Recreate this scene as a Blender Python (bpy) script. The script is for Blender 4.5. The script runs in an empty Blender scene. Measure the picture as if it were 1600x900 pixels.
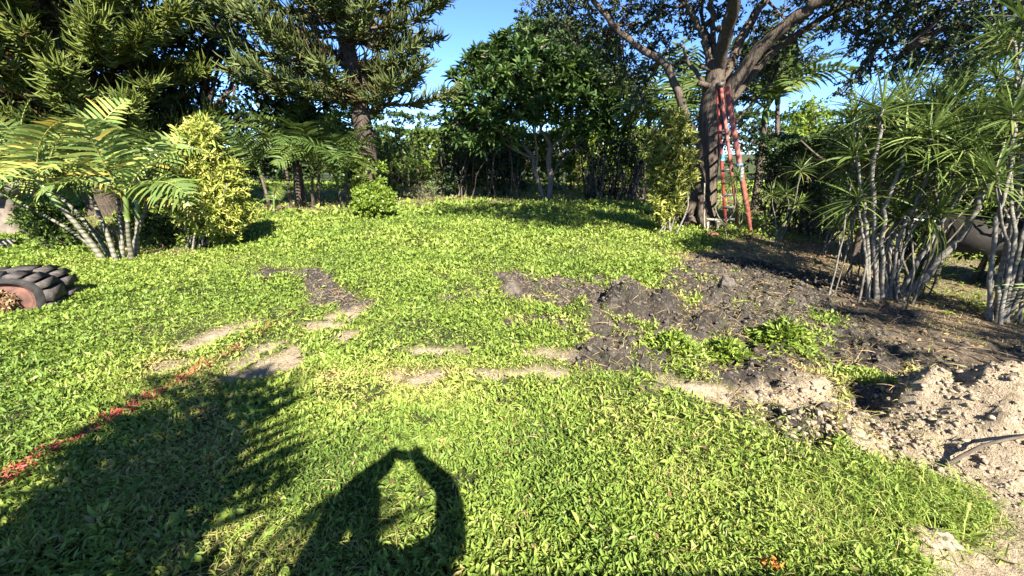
import bpy, math, random
import numpy as np
from mathutils import Vector, Matrix, Euler

C = bpy.context.scene.collection
scene = bpy.context.scene
rng = np.random.default_rng(7)
random.seed(7)
R = math.radians

# ------------------------------------------------------------------ camera, sky, sun
F_PX, H, PITCH = 640.0, 1.6, R(18.2)
cam_d = bpy.data.cameras.new("camera")
cam_d.sensor_width = 36.0
cam_d.lens = 36.0 * F_PX / 1600.0
cam_d.clip_start, cam_d.clip_end = 0.05, 3000
cam = bpy.data.objects.new("camera", cam_d)
C.objects.link(cam)
cam.location = (0, 0, H)
cam.rotation_euler = (math.pi / 2 - PITCH, 0, 0)
scene.camera = cam

SUN_EL, SUN_AZ = R(38.5), R(163.0)          # azimuth clockwise from +Y: the sun stands behind the camera, to its right
sun_pos = Vector((math.sin(SUN_AZ) * math.cos(SUN_EL), math.cos(SUN_AZ) * math.cos(SUN_EL), math.sin(SUN_EL)))
w = bpy.data.worlds.new("World")
scene.world = w
w.use_nodes = True
nt = w.node_tree
bg = nt.nodes["Background"]
sky = nt.nodes.new("ShaderNodeTexSky")
sky.sky_type = 'NISHITA'
sky.sun_disc = False
sky.sun_elevation = SUN_EL
sky.sun_rotation = SUN_AZ
sky.air_density, sky.dust_density, sky.ozone_density = 0.5, 0.0, 8.0
nt.links.new(sky.outputs[0], bg.inputs[0])
bg.inputs[1].default_value = 0.095
sl = bpy.data.lights.new("sun", 'SUN')
sl.energy, sl.angle, sl.color = 5.0, R(0.53), (1.0, 0.95, 0.85)
so = bpy.data.objects.new("sun", sl)
C.objects.link(so)
so.rotation_euler = sun_pos.to_track_quat('Z', 'Y').to_euler()
scene.view_settings.view_transform = 'Standard'
scene.view_settings.look = 'None'
scene.view_settings.exposure = 2.1
scene.view_settings.gamma = 1.0
scene.cycles.max_bounces = 6
scene.cycles.diffuse_bounces = 3
scene.cycles.glossy_bounces = 2
scene.cycles.transmission_bounces = 4
scene.cycles.transparent_max_bounces = 4

# ------------------------------------------------------------------ helpers
CT, ST = math.cos(PITCH), math.sin(PITCH)
def ray(px, py):
    cx, cy = (px - 800) / F_PX, (450 - py) / F_PX
    return np.array([cx, CT + cy * ST, cy * CT - ST])
def G(px, py, z=0.0):                        # the ground point seen at a place of the photograph
    d = ray(px, py); t = (H - z) / -d[2]
    return np.array([d[0] * t, d[1] * t, z])
def P(px, py, Y):                            # the point seen there at the distance Y
    d = ray(px, py); t = Y / d[1]
    return np.array([d[0] * t, Y, H + d[2] * t])
def GY(py): return G(800, py)[1]
def unit(v):
    return v / np.maximum(np.linalg.norm(v, axis=-1, keepdims=True), 1e-9)
def rdir(n, zmin=-1.0, zmax=1.0):
    z = rng.uniform(zmin, zmax, n); a = rng.uniform(0, 2 * np.pi, n); r = np.sqrt(np.maximum(0, 1 - z * z))
    return np.stack([r * np.cos(a), r * np.sin(a), z], 1)

_lat = np.random.default_rng(3).random((256, 256))
def vnoise(x, y):
    xi, yi = np.floor(x).astype(int), np.floor(y).astype(int)
    fx, fy = x - xi, y - yi
    fx, fy = fx * fx * (3 - 2 * fx), fy * fy * (3 - 2 * fy)
    a, b = _lat[xi & 255, yi & 255], _lat[(xi + 1) & 255, yi & 255]
    c, d = _lat[xi & 255, (yi + 1) & 255], _lat[(xi + 1) & 255, (yi + 1) & 255]
    return (a * (1 - fx) + b * fx) * (1 - fy) + (c * (1 - fx) + d * fx) * fy
def fbm(x, y, o=4):
    s = np.zeros_like(x, dtype=float); a = 0.5
    for k in range(o):
        s += a * vnoise(x * 2 ** k + 17.3 * k, y * 2 ** k + 5.1 * k); a *= 0.5
    return s / (1 - 0.5 ** o)

class MB:
    """collects numpy quads and triangles and links them as one mesh object"""
    def __init__(s):
        s.v, s.q, s.t, s.tint, s.qm, s.tm, s.n = [], [], [], [], [], [], 0
    def add(s, v, q=None, t=None, tint=0.5, mat=0):
        v = np.asarray(v, float).reshape(-1, 3)
        if q is not None and len(q):
            q = np.asarray(q).reshape(-1, 4); s.q.append(q + s.n); s.qm.append(np.full(len(q), mat))
        if t is not None and len(t):
            t = np.asarray(t).reshape(-1, 3); s.t.append(t + s.n); s.tm.append(np.full(len(t), mat))
        s.v.append(v); s.n += len(v)
        s.tint.append(np.broadcast_to(np.asarray(tint, float), (len(v),)))
        return s
    def mesh(s, name, mats, smooth=False):
        me = bpy.data.meshes.new(name)
        v = np.concatenate(s.v)
        q = np.concatenate(s.q) if s.q else np.zeros((0, 4), int)
        t = np.concatenate(s.t) if s.t else np.zeros((0, 3), int)
        me.vertices.add(len(v)); me.vertices.foreach_set("co", v.astype(np.float32).ravel())
        nl = q.size + t.size
        me.loops.add(nl); me.polygons.add(len(q) + len(t))
        me.loops.foreach_set("vertex_index", np.concatenate([q.ravel(), t.ravel()]).astype(np.int32))
        st = np.concatenate([np.arange(len(q)) * 4, q.size + np.arange(len(t)) * 3]).astype(np.int32)
        me.polygons.foreach_set("loop_start", st)
        mi = np.concatenate((s.qm or [np.zeros(0)]) + (s.tm or [np.zeros(0)])).astype(np.int32)
        me.polygons.foreach_set("material_index", mi)
        if smooth:
            me.polygons.foreach_set("use_smooth", np.ones(len(mi), bool))
        at = me.attributes.new("tint", 'FLOAT', 'POINT')
        at.data.foreach_set("value", np.concatenate(s.tint).astype(np.float32))
        for m in (mats if isinstance(mats, (list, tuple)) else [mats]): me.materials.append(m)
        me.update(calc_edges=True)
        return me
    def build(s, name, mats, parent=None, smooth=False, kind=None, loc=None):
        me = s.mesh(name, mats, smooth)
        if loc is not None:
            me.transform(Matrix.Translation(-Vector(loc)))
        return link(name, me, parent, kind, loc)

def link(name, me, parent=None, kind=None, loc=None):
    o = bpy.data.objects.new(name, me); C.objects.link(o)
    if parent is not None:
        o.parent = parent
        if loc is None:                       # meshes are written in world places: take the thing's own place off
            o.matrix_parent_inverse = Matrix.Translation(-parent.location)
        else:
            o.location = Vector(loc) - parent.location
    elif loc is not None:
        o.location = loc
    if kind: o['kind'] = kind
    return o
def thing(name, label, cat, loc, group=None):
    o = bpy.data.objects.new(name, None); C.objects.link(o)
    o.empty_display_size = 0.2
    o.location = Vector([float(c) for c in loc]); o['label'] = label; o['category'] = cat
    if group: o['group'] = group
    return o
def tag(o, label, cat, group=None, kind=None):
    o['label'] = label; o['category'] = cat
    if group: o['group'] = group
    if kind: o['kind'] = kind
    return o

# --- geometry makers (vectorised)
def leaves(mb, pos, d, L, W, tint, fold=0.15, curl=0.15, fine=True, roll=None, upbias=0.0, mat=0):
    n = len(pos); d = unit(d)
    up = rdir(n) + np.array([0, 0, upbias])
    side = unit(np.cross(d, up)); nor = np.cross(side, d)
    L = np.broadcast_to(L, (n,))[:, None]; W = np.broadcast_to(W, (n,))[:, None]
    tip = pos + d * L - nor * L * curl
    if fine:
        m1 = pos + d * L * 0.33; m2 = pos + d * L * 0.70 - nor * L * curl * 0.4
        f = nor * W * fold
        V = np.stack([pos, m1 + side * W * .46 + f, m2 + side * W * .42 + f, tip, m2 - side * W * .42 + f, m1 - side * W * .46 + f], 1)
        b = np.arange(n)[:, None] * 6
        q = np.concatenate([b + [0, 1, 2, 3], b + [0, 3, 4, 5]])
        mb.add(V, q, tint=np.repeat(np.broadcast_to(tint, (n,)), 6), mat=mat)
    else:
        m = pos + d * L * 0.48 + nor * W * fold
        V = np.stack([pos, m + side * W * .5, tip, m - side * W * .5], 1)
        b = np.arange(n)[:, None] * 4
        mb.add(V, b + [0, 1, 2, 3], tint=np.repeat(np.broadcast_to(tint, (n,)), 4), mat=mat)
def strips(mb, Pc, S, tint, mat=0):           # Pc (n,k,3) centre line, S (n,k,3) half-width vectors
    n, k, _ = Pc.shape
    V = np.stack([Pc - S, Pc + S], 2).reshape(n, k * 2, 3)
    b = (np.arange(n)[:, None, None] * k * 2)
    i = np.arange(k - 1)[None, :, None] * 2
    q = (b + i + np.array([0, 1, 3, 2])[None, None]).reshape(-1, 4)
    mb.add(V, q, tint=np.repeat(np.broadcast_to(tint, (n,)), k * 2), mat=mat)
def tubes(mb, Pc, Rr, sides=3, tint=0.5, mat=0, cap=False):
    n, k, _ = Pc.shape
    T = np.empty_like(Pc); T[:, 1:-1] = Pc[:, 2:] - Pc[:, :-2]; T[:, 0] = Pc[:, 1] - Pc[:, 0]; T[:, -1] = Pc[:, -1] - Pc[:, -2]
    T = unit(T)
    ref = np.where(np.abs(T[:, :1, 2:3]) > 0.9, np.array([1., 0, 0]), np.array([0, 0, 1.]))
    ref = np.broadcast_to(ref, T.shape)
    A = unit(np.cross(T, ref)); B = np.cross(T, A)
    an = np.arange(sides) / sides * 2 * np.pi
    Rr = np.broadcast_to(Rr, (n, k))[:, :, None, None]
    V = Pc[:, :, None] + Rr * (A[:, :, None] * np.cos(an)[None, None, :, None] + B[:, :, None] * np.sin(an)[None, None, :, None])
    b = np.arange(n)[:, None, None] * k * sides; i = np.arange(k - 1)[None, :, None] * sides; j = np.arange(sides)[None, None]
    j2 = (j + 1) % sides
    q = np.stack([b + i + j, b + i + j2, b + i + sides + j2, b + i + sides + j], -1).reshape(-1, 4)
    t = None
    if cap and sides >= 3:
        t = []
        for base in (0, (k - 1) * sides):
            for a in range(1, sides - 1):
                t.append(np.stack([b[:, 0, 0] + base, b[:, 0, 0] + base + a, b[:, 0, 0] + base + a + 1], 1))
        t = np.concatenate(t)
    mb.add(V.reshape(-1, 3), q, t, tint=np.repeat(np.broadcast_to(tint, (n,)), k * sides), mat=mat)
def smooth_path(pts, rad, m=4, wob=0.0):
    pts = np.asarray(pts, float); rad = np.asarray(rad, float)
    n = len(pts); tt = np.linspace(0, n - 1, (n - 1) * m + 1)
    out = np.empty((len(tt), 3))
    for a, t in enumerate(tt):
        i = min(int(t), n - 2); f = t - i
        p0, p1, p2, p3 = pts[max(i - 1, 0)], pts[i], pts[i + 1], pts[min(i + 2, n - 1)]
        out[a] = .5 * (2 * p1 + (p2 - p0) * f + (2 * p0 - 5 * p1 + 4 * p2 - p3) * f * f + (3 * p1 - p0 - 3 * p2 + p3) * f ** 3)
    if wob: out[1:-1] += rng.normal(0, wob, out[1:-1].shape)
    return out, np.interp(tt, np.arange(n), rad)
def limb(mb, pts, rad, sides=9, m=4, wob=0.0, lump=0.0, tint=0.5, mat=0):
    p, r = smooth_path(pts, rad, m, wob)
    k0 = mb.n
    tubes(mb, p[None], r[None], sides, tint, mat, cap=True)
    if lump:
        v = mb.v[-1].reshape(len(p), sides, 3) if isinstance(mb.v[-1], np.ndarray) else None
        s = 1 + rng.normal(0, lump, (len(p), sides, 1))
        mb.v[-1] = (p[:, None] + (v - p[:, None]) * s).reshape(-1, 3)
    return p, r
def box(mb, c, sx, sy, sz, rot=None, tint=0.5, mat=0, bev=0.0):
    s = np.array([[x, y, z] for z in (-1, 1) for y in (-1, 1) for x in (-1, 1)], float) * np.array([sx, sy, sz]) / 2
    if rot is not None: s = s @ np.array(Euler(rot).to_matrix()).T
    mb.add(s + np.asarray(c, float), [[0, 2, 3, 1], [4, 5, 7, 6], [0, 1, 5, 4], [2, 6, 7, 3], [0, 4, 6, 2], [1, 3, 7, 5]], tint=tint, mat=mat)
def beam(mb, a, b, wx, wy, ref=(0, 0, 1), tint=0.5, mat=0):   # a rectangular bar from a to b
    a, b = np.asarray(a, float), np.asarray(b, float)
    t = unit(b - a); ref = np.asarray(ref, float)
    s = unit(np.cross(t, ref)); u = np.cross(s, t)
    V = [p + s * i * wx / 2 + u * j * wy / 2 for p in (a, b) for i, j in ((-1, -1), (1, -1), (1, 1), (-1, 1))]
    mb.add(V, [[3, 2, 1, 0], [4, 5, 6, 7], [0, 1, 5, 4], [1, 2, 6, 5], [2, 3, 7, 6], [3, 0, 4, 7]], tint=tint, mat=mat)
ICO_V = None
def _ico():
    g = (1 + 5 ** .5) / 2
    v = unit(np.array([[-1, g, 0], [1, g, 0], [-1, -g, 0], [1, -g, 0], [0, -1, g], [0, 1, g], [0, -1, -g], [0, 1, -g], [g, 0, -1], [g, 0, 1], [-g, 0, -1], [-g, 0, 1]], float))
    f = np.array([[0, 11, 5], [0, 5, 1], [0, 1, 7], [0, 7, 10], [0, 10, 11], [1, 5, 9], [5, 11, 4], [11, 10, 2], [10, 7, 6], [7, 1, 8], [3, 9, 4], [3, 4, 2], [3, 2, 6], [3, 6, 8], [3, 8, 9], [4, 9, 5], [2, 4, 11], [6, 2, 10], [8, 6, 7], [9, 8, 1]])
    return v, f
IV, IF = _ico()
def clods(mb, pos, size, tint, flat=0.75):
    n = len(pos)
    r = rng.uniform(.35, 1.35, (n, 12, 1)) * np.asarray(size)[:, None, None]
    V = IV[None] * r
    a = rng.uniform(0, 6.28, n); c, s = np.cos(a)[:, None], np.sin(a)[:, None]
    V = np.stack([V[..., 0] * c - V[..., 1] * s, V[..., 0] * s + V[..., 1] * c, V[..., 2] * flat], -1)
    V[..., 0] *= rng.uniform(.7, 1.3, (n, 1))
    t = (np.arange(n)[:, None, None] * 12 + IF[None]).reshape(-1, 3)
    mb.add(V + pos[:, None], None, t, tint=np.repeat(np.broadcast_to(tint, (n,)), 12))

# ------------------------------------------------------------------ materials
def mat_new(name):
    m = bpy.data.materials.new(name); m.use_nodes = True
    n = m.node_tree.nodes; p = n["Principled BSDF"]
    return m, m.node_tree, n, p
def ramp(nt, src, stops):
    r = nt.nodes.new("ShaderNodeValToRGB"); e = r.color_ramp.elements
    while len(e) < len(stops): e.new(0.5)
    for i, (p, c) in enumerate(stops):
        e[i].position = p; e[i].color = (*c, 1)
    nt.links.new(src, r.inputs[0]); return r.outputs[0]
def noise(nt, scale, detail=4, rough=.6, vec=None, sc=None):
    n = nt.nodes.new("ShaderNodeTexNoise"); n.inputs["Scale"].default_value = scale
    n.inputs["Detail"].default_value = detail; n.inputs["Roughness"].default_value = rough
    tc = nt.nodes.new("ShaderNodeTexCoord")
    v = tc.outputs["Object"] if vec is None else vec
    if sc:
        mp = nt.nodes.new("ShaderNodeMapping"); mp.inputs["Scale"].default_value = sc
        nt.links.new(v, mp.inputs[0]); v = mp.outputs[0]
    nt.links.new(v, n.inputs["Vector"]); return n.outputs["Fac"]
def attr(nt, name, out="Fac"):
    a = nt.nodes.new("ShaderNodeAttribute"); a.attribute_name = name; return a.outputs[out]
def bump(nt, p, h, strength=.5, dist=.02):
    b = nt.nodes.new("ShaderNodeBump"); b.inputs["Strength"].default_value = strength; b.inputs["Distance"].default_value = dist
    nt.links.new(h, b.inputs["Height"]); nt.links.new(b.outputs[0], p.inputs["Normal"])
def leaf_mat(name, stops, rough=.45, trans=.3, spec=.4):
    m, nt, n, p = mat_new(name)
    col = ramp(nt, attr(nt, "tint"), stops)
    nt.links.new(col, p.inputs["Base Color"])
    p.inputs["Roughness"].default_value = rough; p.inputs["Specular IOR Level"].default_value = spec
    tr = n.new("ShaderNodeBsdfTranslucent"); nt.links.new(col, tr.inputs[0])
    mx = n.new("ShaderNodeMixShader"); mx.inputs[0].default_value = trans
    nt.links.new(p.outputs[0], mx.inputs[1]); nt.links.new(tr.outputs[0], mx.inputs[2])
    nt.links.new(mx.outputs[0], n["Material Output"].inputs[0])
    return m
def bark_mat(name, a, b, scale=6, sc=(3, 3, .6), bs=.6, bd=.03):
    m, nt, n, p = mat_new(name)
    f = noise(nt, scale, 6, .65, sc=sc)
    nt.links.new(ramp(nt, f, [(.3, a), (.7, b)]), p.inputs["Base Color"])
    p.inputs["Roughness"].default_value = .9; p.inputs["Specular IOR Level"].default_value = .15
    bump(nt, p, f, bs, bd); return m
def plain(name, a, b, scale=20, rough=.6, spec=.3, metal=0., bs=.15, bd=.005):
    m, nt, n, p = mat_new(name)
    f = noise(nt, scale, 5, .6)
    nt.links.new(ramp(nt, f, [(.3, a), (.7, b)]), p.inputs["Base Color"])
    p.inputs["Roughness"].default_value = rough; p.inputs["Specular IOR Level"].default_value = spec; p.inputs["Metallic"].default_value = metal
    bump(nt, p, f, bs, bd); return m

M = {}
M['lawn'] = leaf_mat("lawn_leaf", [(0, (.40, .30, .14)), (.16, (.38, .33, .11)), (.32, (.29, .35, .068)), (.62, (.195, .275, .043)), (1, (.09, .15, .026))], .55, .35, .3)
M['paint'] = leaf_mat("painted_grass", [(0, (.40, .045, .035)), (.5, (.48, .11, .085)), (1, (.30, .20, .07))], .6, .15, .3)
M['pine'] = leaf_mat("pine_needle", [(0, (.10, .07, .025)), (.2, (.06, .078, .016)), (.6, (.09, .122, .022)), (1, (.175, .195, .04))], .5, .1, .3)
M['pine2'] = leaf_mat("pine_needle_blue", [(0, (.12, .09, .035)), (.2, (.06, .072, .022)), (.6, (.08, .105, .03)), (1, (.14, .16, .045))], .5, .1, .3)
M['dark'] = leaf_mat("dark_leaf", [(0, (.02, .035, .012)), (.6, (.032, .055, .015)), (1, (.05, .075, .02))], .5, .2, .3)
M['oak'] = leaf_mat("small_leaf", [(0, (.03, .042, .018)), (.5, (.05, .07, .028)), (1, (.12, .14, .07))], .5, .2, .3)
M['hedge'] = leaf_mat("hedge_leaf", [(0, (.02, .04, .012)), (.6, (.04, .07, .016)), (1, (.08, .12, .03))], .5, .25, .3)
M['mid'] = leaf_mat("mid_leaf", [(0, (.05, .08, .018)), (.6, (.09, .14, .025)), (1, (.17, .22, .05))], .5, .3, .3)
M['olive'] = leaf_mat("olive_leaf", [(0, (.07, .09, .018)), (.5, (.17, .19, .035)), (1, (.30, .30, .07))], .5, .3, .3)
M['lime'] = leaf_mat("lime_leaf", [(0, (.10, .15, .02)), (.5, (.18, .26, .03)), (1, (.32, .36, .06))], .4, .35, .4)
M['croton'] = leaf_mat("croton_leaf", [(0, (.09, .14, .022)), (.3, (.25, .29, .045)), (.7, (.38, .38, .075)), (1, (.50, .48, .14))], .5, .3, .3)
M['plum'] = leaf_mat("plumeria_leaf", [(0, (.03, .06, .015)), (.6, (.055, .10, .022)), (1, (.13, .19, .04))], .5, .25, .3)
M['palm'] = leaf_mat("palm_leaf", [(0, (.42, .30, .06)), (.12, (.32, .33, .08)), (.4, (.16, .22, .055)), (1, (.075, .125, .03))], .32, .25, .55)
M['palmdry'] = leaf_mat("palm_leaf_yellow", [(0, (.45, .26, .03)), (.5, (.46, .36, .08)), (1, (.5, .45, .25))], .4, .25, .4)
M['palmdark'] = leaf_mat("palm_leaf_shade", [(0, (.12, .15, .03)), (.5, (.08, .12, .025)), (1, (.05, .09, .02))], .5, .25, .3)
M['drac'] = leaf_mat("strap_leaf", [(0, (.30, .25, .10)), (.12, (.22, .23, .06)), (.4, (.15, .20, .045)), (.7, (.10, .145, .032)), (1, (.06, .09, .022))], .5, .25, .3)
M['grey'] = leaf_mat("grey_leaf", [(0, (.10, .13, .06)), (1, (.24, .26, .14))], .5, .25, .3)
M['litter'] = leaf_mat("dry_leaf", [(0, (.10, .055, .03)), (.5, (.25, .15, .07)), (1, (.42, .30, .17))], .7, .1, .2)
M['bark'] = bark_mat("grey_brown_bark", (.042, .032, .024), (.15, .115, .085), 7, (4, 4, .7), .9, .05)
M['pbark'] = bark_mat("pine_bark", (.028, .021, .016), (.105, .08, .06), 8, (3, 3, 1.2), .8, .04)
M['pale'] = bark_mat("pale_stem", (.08, .07, .055), (.235, .215, .175), 14, (1, 1, 2.5), .4, .01)
M['cane'] = bark_mat("grey_cane", (.055, .047, .036), (.16, .14, .11), 14, (1, 1, 2.5), .4, .01)
M['plumbark'] = bark_mat("plumeria_bark", (.085, .068, .052), (.24, .20, .16), 8, (2, 2, 1), .4, .01)
M['twig'] = bark_mat("twig", (.05, .038, .028), (.14, .11, .085), 12, (1, 1, 1), .3, .01)
def palmstem():
    m, nt, n, p = mat_new("ringed_palm_stem")
    tc = n.new("ShaderNodeTexCoord"); wv = n.new("ShaderNodeTexWave"); wv.bands_direction = 'Z'
    wv.inputs["Scale"].default_value = 4.2; wv.inputs["Distortion"].default_value = 1.2; wv.inputs["Detail"].default_value = 2
    nt.links.new(tc.outputs["Object"], wv.inputs["Vector"])
    nt.links.new(ramp(nt, wv.outputs["Fac"], [(.1, (.06, .05, .032)), (.3, (.105, .098, .062)), (.9, (.145, .138, .092))]), p.inputs["Base Color"])
    p.inputs["Roughness"].default_value = .7; return m
M['pstem'] = palmstem()
M['rubber'] = plain("dusty_rubber", (.022, .019, .017), (.105, .088, .075), 16, .75, .3, 0, .3, .01)
M['rubberdark'] = plain("dark_rubber", (.010, .009, .009), (.035, .03, .027), 20, .8, .25, 0, .4, .01)
M['rust'] = plain("rusty_steel", (.025, .02, .018), (.19, .088, .06), 9, .8, .3, .1, .3, .006)
M['stone'] = plain("tan_stone", (.085, .065, .05), (.22, .18, .14), 6, .9, .2, 0, .6, .03)
M['slab'] = plain("pale_slab", (.22, .19, .14), (.34, .31, .24), 8, .8, .2)
M['log'] = bark_mat("weathered_log", (.09, .08, .07), (.26, .24, .21), 8, (1, 5, 5), .6, .02)
M['ladder'] = plain("red_fibreglass", (.20, .036, .026), (.34, .075, .055), 10, .5, .4)
M['ladderpale'] = plain("faded_red_fibreglass", (.20, .055, .042), (.36, .13, .10), 14, .6, .3)
M['alu'] = plain("dull_aluminium", (.35, .34, .32), (.5, .49, .47), 25, .45, .5, .5)
M['rung'] = plain("dark_rung", (.04, .035, .032), (.09, .08, .07), 20, .5, .4)
M['blue'] = plain("blue_plastic", (.05, .12, .19), (.08, .17, .25), 20, .5, .4)
M['label'] = plain("pale_label", (.25, .28, .31), (.36, .39, .42), 40, .5, .4)
M['teal'] = plain("teal_can", (.10, .30, .32), (.16, .40, .42), 20, .45, .4)
M['wood'] = bark_mat("weathered_wood", (.16, .13, .10), (.36, .32, .26), 10, (1, 6, 6), .4, .01)
M['sheet'] = plain("dull_sheet_metal", (.024, .020, .017), (.05, .043, .037), 5, .65, .35)
M['redwood'] = plain("red_slat", (.16, .035, .022), (.27, .07, .05), 12, .7, .3)
M['white'] = plain("white_rail", (.62, .6, .56), (.78, .76, .72), 20, .5, .4)
M['brick'] = plain("broken_brick", (.30, .12, .07), (.45, .20, .13), 15, .9, .2)
M['soilclod'] = plain("dark_soil", (.040, .033, .026), (.15, .125, .10), 30, .95, .1, 0, .8, .02)
M['sandclod'] = plain("tan_marl", (.16, .12, .08), (.40, .32, .22), 40, .95, .1, 0, .9, .02)
M['skin'] = plain("skin", (.42, .25, .17), (.5, .31, .22), 30, .55, .35)
M['shirt'] = plain("blue_shirt", (.06, .09, .15), (.09, .13, .2), 40, .85, .1)
M['trousers'] = plain("grey_trousers", (.08, .08, .085), (.12, .12, .12), 40, .9, .1)
M['hair'] = plain("dark_hair", (.02, .015, .012), (.05, .035, .025), 60, .6, .3)
M['phone'] = plain("black_phone", (.01, .01, .011), (.02, .02, .022), 10, .2, .5)
M['shedwall'] = plain("cream_render", (.5, .46, .38), (.6, .56, .47), 12, .9, .2)
M['tile'] = plain("clay_tile", (.3, .13, .08), (.42, .2, .13), 10, .85, .2)
M['orange'] = leaf_mat("orange_leaf", [(0, (.5, .15, .03)), (1, (.62, .26, .07))], .5, .2, .3)

# ------------------------------------------------------------------ ground sheet
def gp(l): return np.array([G(x, y)[:2] for x, y in l])
def sdf(x, y, poly):
    d = np.full(x.shape, 1e9); ins = np.zeros(x.shape, bool); n = len(poly)
    for i in range(n):
        ax, ay = poly[i]; bx, by = poly[(i + 1) % n]
        ex, ey = bx - ax, by - ay; wx, wy = x - ax, y - ay
        t = np.clip((wx * ex + wy * ey) / (ex * ex + ey * ey + 1e-9), 0, 1)
        d = np.minimum(d, (wx - ex * t) ** 2 + (wy - ey * t) ** 2)
        c = (ay > y) != (by > y)
        with np.errstate(divide='ignore', invalid='ignore'):
            ins ^= c & (x < ex * (y - ay) / (ey if abs(ey) > 1e-9 else 1e-9) + ax)
    d = np.sqrt(d); return np.where(ins, -d, d)
def axis(parts):
    out = [parts[0][0]]
    for a, b, s in parts:
        n = max(1, int(round((b - a) / s))); out += list(np.linspace(a, b, n + 1)[1:])
    return np.array(out)
XS = axis([(-600, -60, 60), (-60, -14, 4), (-14, -5, .25), (-5, -3.2, .06), (-3.2, 6.0, .028), (6.0, 10, .15), (10, 60, 4), (60, 600, 60)])
YS = axis([(-600, -40, 60), (-40, -4, 4), (-4, .8, .25), (.8, 6.6, .026), (6.6, 11, .07), (11, 30, .3), (30, 70, 4), (70, 900, 60)])
GX, GYY = np.meshgrid(XS, YS, indexing='ij')

soil_polys = [
 [(775,432),(800,425),(830,432),(890,432),(925,447),(942,436),(975,432),(1000,445),(1040,450),(1030,430),(1062,410),(1090,401),(1140,402),(1200,410),(1330,440),(1395,480),(1470,520),(1600,548),(1700,570),(1700,612),(1500,600),(1400,596),(1340,590),(1300,585),(1280,600),(1180,600),(1100,590),(1000,575),(940,572),(890,560),(900,540),(935,520),(905,492),(850,478),(800,476),(775,462)],
 [(388,424),(410,416),(450,417),(500,417),(522,432),(542,466),(578,470),(560,482),(520,490),(505,472),(480,456),(474,437),(440,430),(415,440),(392,435)],
 [(648,464),(700,462),(776,461),(776,472),(700,474),(652,472)],
 [(780,492),(830,488),(890,494),(880,512),(820,516),(785,508)],
 [(1120,628),(1180,618),(1235,632),(1270,660),(1300,640),(1330,600),(1400,596),(1470,600),(1430,640),(1390,670),(1330,690),(1318,712),(1270,700),(1215,690),(1170,662),(1130,645)],
 [(675,427),(692,425),(695,434),(678,436)],
]
sand_polys = [
 [(460,508),(510,490),(555,479),(580,475),(558,496),(520,513),(478,518)],
 [(512,532),(540,516),(565,513),(560,526),(530,540)],
 [(335,580),(380,555),(400,538),(440,528),(482,548),(494,560),(458,576),(448,592),(400,594),(345,592)],
 [(262,548),(310,525),(350,510),(398,496),(402,506),(350,526),(320,542),(285,557)],
 [(225,575),(270,558),(300,556),(280,575),(235,590)],
 [(582,584),(640,580),(700,582),(780,582),(850,573),(925,579),(860,590),(780,593),(700,594),(650,605),(610,594)],
 [(492,586),(525,582),(522,598),(498,598)],
 [(990,590),(1060,590),(1110,598),(1180,602),(1250,592),(1300,604),(1320,640),(1290,662),(1240,632),(1180,624),(1110,626),(1060,614),(1010,602)],
 [(612,545),(660,541),(735,546),(730,554),(660,553),(620,552)],
 [(805,549),(850,545),(905,549),(890,560),(820,558)],
 [(1310,690),(1345,655),(1400,640),(1425,610),(1470,594),(1530,590),(1600,600),(1800,640),(1900,900),(1640,900),(1575,800),(1535,765),(1480,748),(1430,722),(1380,718),(1335,712)],
 [(1410,822),(1450,812),(1510,855),(1560,850),(1555,770),(1640,790),(1800,1000),(1420,1000),(1445,880)],
]
litter_polys = [[(1040,400),(1110,385),(1180,372),(1300,380),(1420,440),(1600,500),(1800,540),(1800,590),(1500,545),(1380,500),(1300,455),(1180,420),(1090,408)]]
bed_polys = [[(1140,375),(1230,385),(1330,425),(1480,470),(1700,520),(1900,480),(1500,400),(1300,350),(1180,345)],
             [(60,350),(130,395),(330,402),(310,370),(250,340),(100,330)], [(390,322),(420,332),(560,330),(700,318),(1010,318),(1140,350),(1300,320),(1000,290),(600,290),(380,300)]]
def smask(polys, soft, wob, f, k=0):
    d = np.full(GX.shape, 1e9)
    for p in polys: d = np.minimum(d, sdf(GX, GYY, gp(p)))
    d = d + (fbm(GX * f + k, GYY * f - k) - .5) * wob
    return np.clip(.5 - d / soft, 0, 1)
near = (GX > -14) & (GX < 10) & (GYY > .3) & (GYY < 30)
soil = smask(soil_polys, .16, .55, 3.6)
sand = smask(sand_polys, .13, .15, 10.0, 4)
litter = smask(litter_polys, .5, .9, 2.0, 9)
bed = smask(bed_polys, .6, .9, 1.5, 12)
# patches of turf that survived inside the churned soil
tufts = [G(1050, 540), G(1135, 548), G(1220, 528), G(960, 470) + [.1, .6, 0], G(850, 520), G(1350, 590), G(1010, 508), G(1080, 470), G(1290, 500)]
tr = [.24, .2, .2, .12, .25, .14, .12, .12, .14]
tf = np.zeros(GX.shape)
for c, r in zip(tufts, tr):
    tf = np.maximum(tf, np.exp(-((GX - c[0]) ** 2 + (GYY - c[1]) ** 2) / (r * r)))
tf = np.clip(tf * 1.4 + (fbm(GX * 6 + 3, GYY * 6) - .56) * 3.0 * (GX < 3.2), 0, 1)
sand *= np.clip((fbm(GX * 8 + 20, GYY * 8 + 4, 4) - .30) * 8, .0, 1) ** .6 * np.where((GX < 1.2), 1, 0) + np.where(GX < 1.2, 0, 1)
for a in (soil, sand, litter, bed, tf): a *= near
soil = soil * (1 - .92 * tf * (soil > 0))
hgt = (fbm(GX * .6, GYY * .6, 3) - .5) * .05 * np.clip(GYY, 0, 1) * near
hgt += (fbm(GX * 4, GYY * 4, 3) - .5) * .025 * near
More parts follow.
